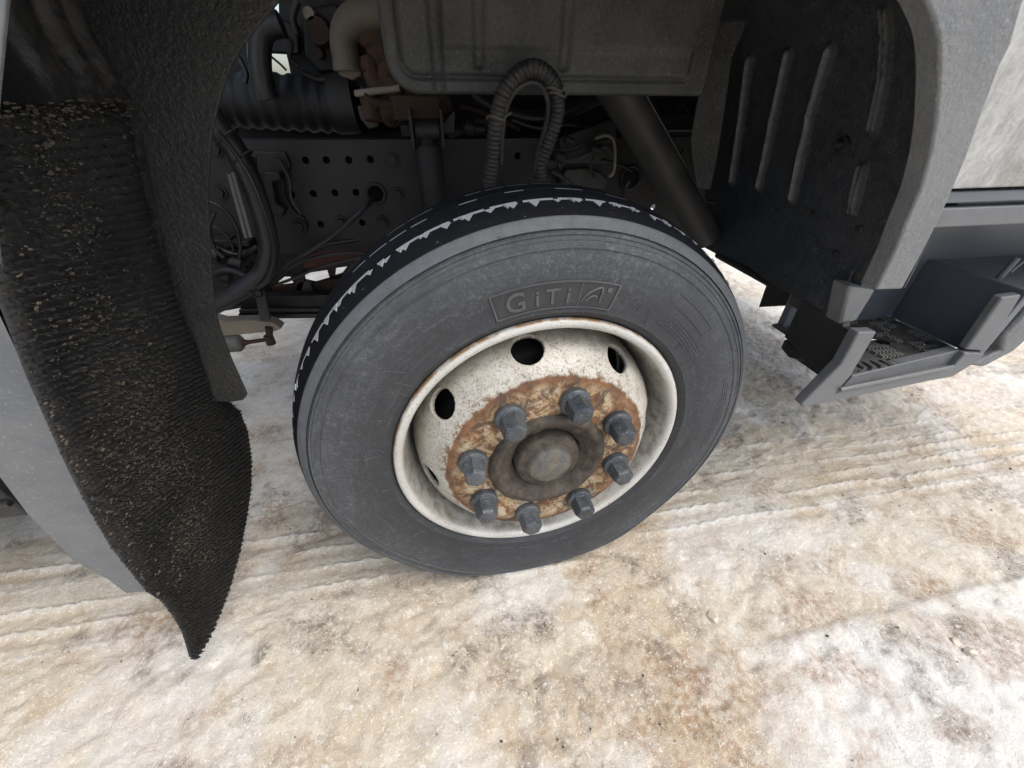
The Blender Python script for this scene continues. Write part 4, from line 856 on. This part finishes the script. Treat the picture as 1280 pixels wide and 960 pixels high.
# ---- below the rail: dark fill sheet added to hide the bright ground, gaps left open
def px2(q, y): return [(at(x, yy, 'y', y)[0], at(x, yy, 'y', y)[2]) for x, yy in q]
mb = plate(px2(((225,270), (560,262), (560,376), (300,385), (225,399)), 1.045), [], (0, 1.045, 0), (1, 0, 0), (0, 0, 1), (0, .006, 0), [px2(q  , 1.045) for q in (((347.5,352.5), (356,346), (363,346), (367,354), (352,356)), ((379,342), (409,337.5), (412,347), (395,352), (381,349)), ((420,335), (434,333), (428,341), (419,344)), ((312,345), (314,344.5), (315,346.5), (313,347)))])
mb.build('dark_fill_sheet', M['frame_dark'], truck, smooth=0)
# ---- steering and axle parts over the bright snow
mb = MB(); mb.prism([at(x, y, 'y', .98) for x, y in ((378,336), (385,312), (430,300), (560,290), (560,330), (440,326), (390,335))], (0, .015, 0)); mb.build('axle_bracket', M['maroon'], truck, bevel=.004)
mb = MB(); mb.prism([at(x, y, 'y', 1.02) for x, y in ((340,358), (372,356), (384,353), (396,353), (412,349), (520,342), (520,374), (340,374))], (0, .008, 0)); axle = mb.build('axle_beam', M['rust'], truck, bevel=.004)
mb = MB(); p = at(381, 362, 'y', 1.0); mb.cyl(p, p+np.array((0, .03, 0)), .030, .030, 20); mb.build('axle_boss', M['stay'], axle)
mb = MB(); mb.prism([at(x, y, 'y', 1.0) for x, y in ((368,354), (377,340), (380,352), (376,364), (370,362))], (0, .03, 0)); mb.build('axle_web', M['frame_dark'], axle)
mb = MB(); mb.prism([at(x, y, 'y', .96) for x, y in ((300,372), (560,364), (560,390), (300,393))], (0, .05, 0)); mb.build('track_rod', M['frame_dark'], truck, bevel=.003)
mb = MB(); mb.tube([at(300, 389, 'y', .95), at(540, 385, 'y', .95)], .008, 8); mb.tube([at(300, 395, 'y', .95), at(540, 392, 'y', .95)], .012, 8); mb.build('brake_line', M['hose'], truck)
mb = MB(); mb.prism([at(x, y, 'y', .82) for x, y in ((318,366), (330,364), (338,400), (325,402)) ], (0, .012, 0)); mb.build('hanger_plate', M['stay'], truck, bevel=.002)
mb = MB(); mb.prism([at(x, y, 'y', .84) for x, y in ((262,398), (278,402), (316,400.5), (340,403), (352,411), (344,414.5), (318,417), (280,421), (255,424))], (0, .05, 0)); arm = mb.build('steering_arm', M['cream'], truck, bevel=.005)
mb = MB(); mb.cyl(at(336, 409, 'y', .835), at(338, 430, 'y', .85), .013, .010, 12); mb.build('ball_joint', M['rust_dark'], arm, bevel=.002)
a, b = at(255, 431, 'y', .84), at(304, 428.5, 'y', .84); mb = MB(); mb.tube([a, a+(b-a)*.9, a+(b-a)*.97, b], [.032, .032, .025, .016], 20); st = mb.build('steering_damper', M['grey_metal'], truck, smooth=40)
mb = MB(); c = at(337, 424, 'y', .84); mb.tube([b, b+(c-b)*.25, c], [.013, .0075, .0075], 12); mb.cyl(c-np.array((0, 0, .02)), c+np.array((0, 0, .016)), .016, .016, 12); mb.build('rod', M['rust_dark'], st)
# ---- what stands further along the truck: side skirt, tank and cargo floor
p = at(37, 645, 'y', .06); mb = MB(); mb.box((p[0]-.95, .06, p[2]), (p[0], .70, .95)); mb.build('battery_box', M['black'], truck, bevel=.006)
mb = MB(); mb.tube([p+np.array((-.95, -.004, .045)), p+np.array((0, -.004, .045))], .006, 8); mb.build('box_trim', M['hose'], truck)
mb = MB(); mb.box((-.72, .62, 1.46), (1.95, 2.3, 2.3)); mb.box((-.55, -.03, 1.42), (1.9, .62, 2.3)); mb.build('cab_shell', M['panel'], truck, bevel=.02)
mb = MB(); mb.box((-6.0, -.05, 1.10), (-2.3, 2.3, 2.6)); mb.build('load_bed', M['frame_dark'], truck)
mb = MB(); mb.box((1.25, .2, .45), (1.95, 2.2, 1.45)); mb.build('front_bumper', M['step'], truck, bevel=.02)
mb = MB()
for k in range(1): mb.lathe([(.0,-.02), (.26,-.02), (.30,.0), (.40,.012), (.455,-.004), (.478,-.11), (.455,-.216), (.30,-.22), (.0,-.2)], 64)
far = mb.build('wheel', M['panel_rubber'], truck); far.location = (0, 2.28, ZC); far.rotation_euler = (0, 0, math.pi+PSI)

# ------------------------------------------------------------------ loose bits on the ice
def lump(px, py, r, seed, mt, name, **pr):
    g = at(px, py, 'z', 0.); g = at(px, py, 'z', gz(g[0], g[1])); rs = np.random.RandomState(seed); bm = bmesh.new(); bmesh.ops.create_icosphere(bm, subdivisions=2, radius=r)
    dirs = rs.normal(size=(7, 3)); dirs /= np.linalg.norm(dirs, axis=1)[:, None]
    for v in bm.verts:
        c = np.array(v.co)
        for d in dirs:
            e = c@d-r*.62
            if e > 0: c = c-d*e
        v.co = c*np.array((1.15, .9, .75))
    me = bpy.data.meshes.new(name); bm.to_mesh(me); bm.free(); o = link(name, me, mt, None, 25, **pr); o.location = (g[0], g[1], gz(g[0], g[1])+r*.05); o.rotation_euler = (0, 0, rs.uniform(0, 6)); return o
lump(890, 772, .016, 1, M['ice'], 'ice_chunk', label='lone translucent ice lump on tan ice, ahead of the tyre', category='ice chunk', group='loose ice lumps')
lump(1195, 803, .011, 2, M['ice'], 'ice_chunk', label='smallest ice lump beside the brown patch on the white ice', category='ice chunk', group='loose ice lumps')
lump(1211, 815, .015, 3, M['ice'], 'ice_chunk', label='largest ice lump beside the brown patch on the white ice', category='ice chunk', group='loose ice lumps')
mb = MB(); rs = np.random.RandomState(21); fl = D[..., 2]+.5*D[..., 1]
cand = np.argwhere((fl > .25) & (X > -1.6) & (X < 2.0) & (Y < 1.6) & (Y > -.7)); sel = cand[rs.choice(len(cand), 800)]
extra = np.stack([rs.randint(100, ny-120, 260), rs.randint(100, nx-120, 260)], 1)
for i, j in np.concatenate([sel, extra]):
    r = rs.lognormal(math.log(.0013), .45); c = np.array((X[i, j], Y[i, j], H[i, j]+r*.3)); b = rs.uniform(-.35, .35, (6, 3))
    o_ = np.array([(1,0,0), (-1,0,0), (0,1,0), (0,-1,0), (0,0,1), (0,0,-1)])+b
    mb.add(o_*r+c, [(0,2,4), (2,1,4), (1,3,4), (3,0,4), (2,0,5), (1,2,5), (3,1,5), (0,3,5)])
mb.build('dirt_crumbs', M['soil'], None, smooth=0, fix=False, kind='stuff', label='dark soil crumbs scattered over the dirty ice', category='dirt')
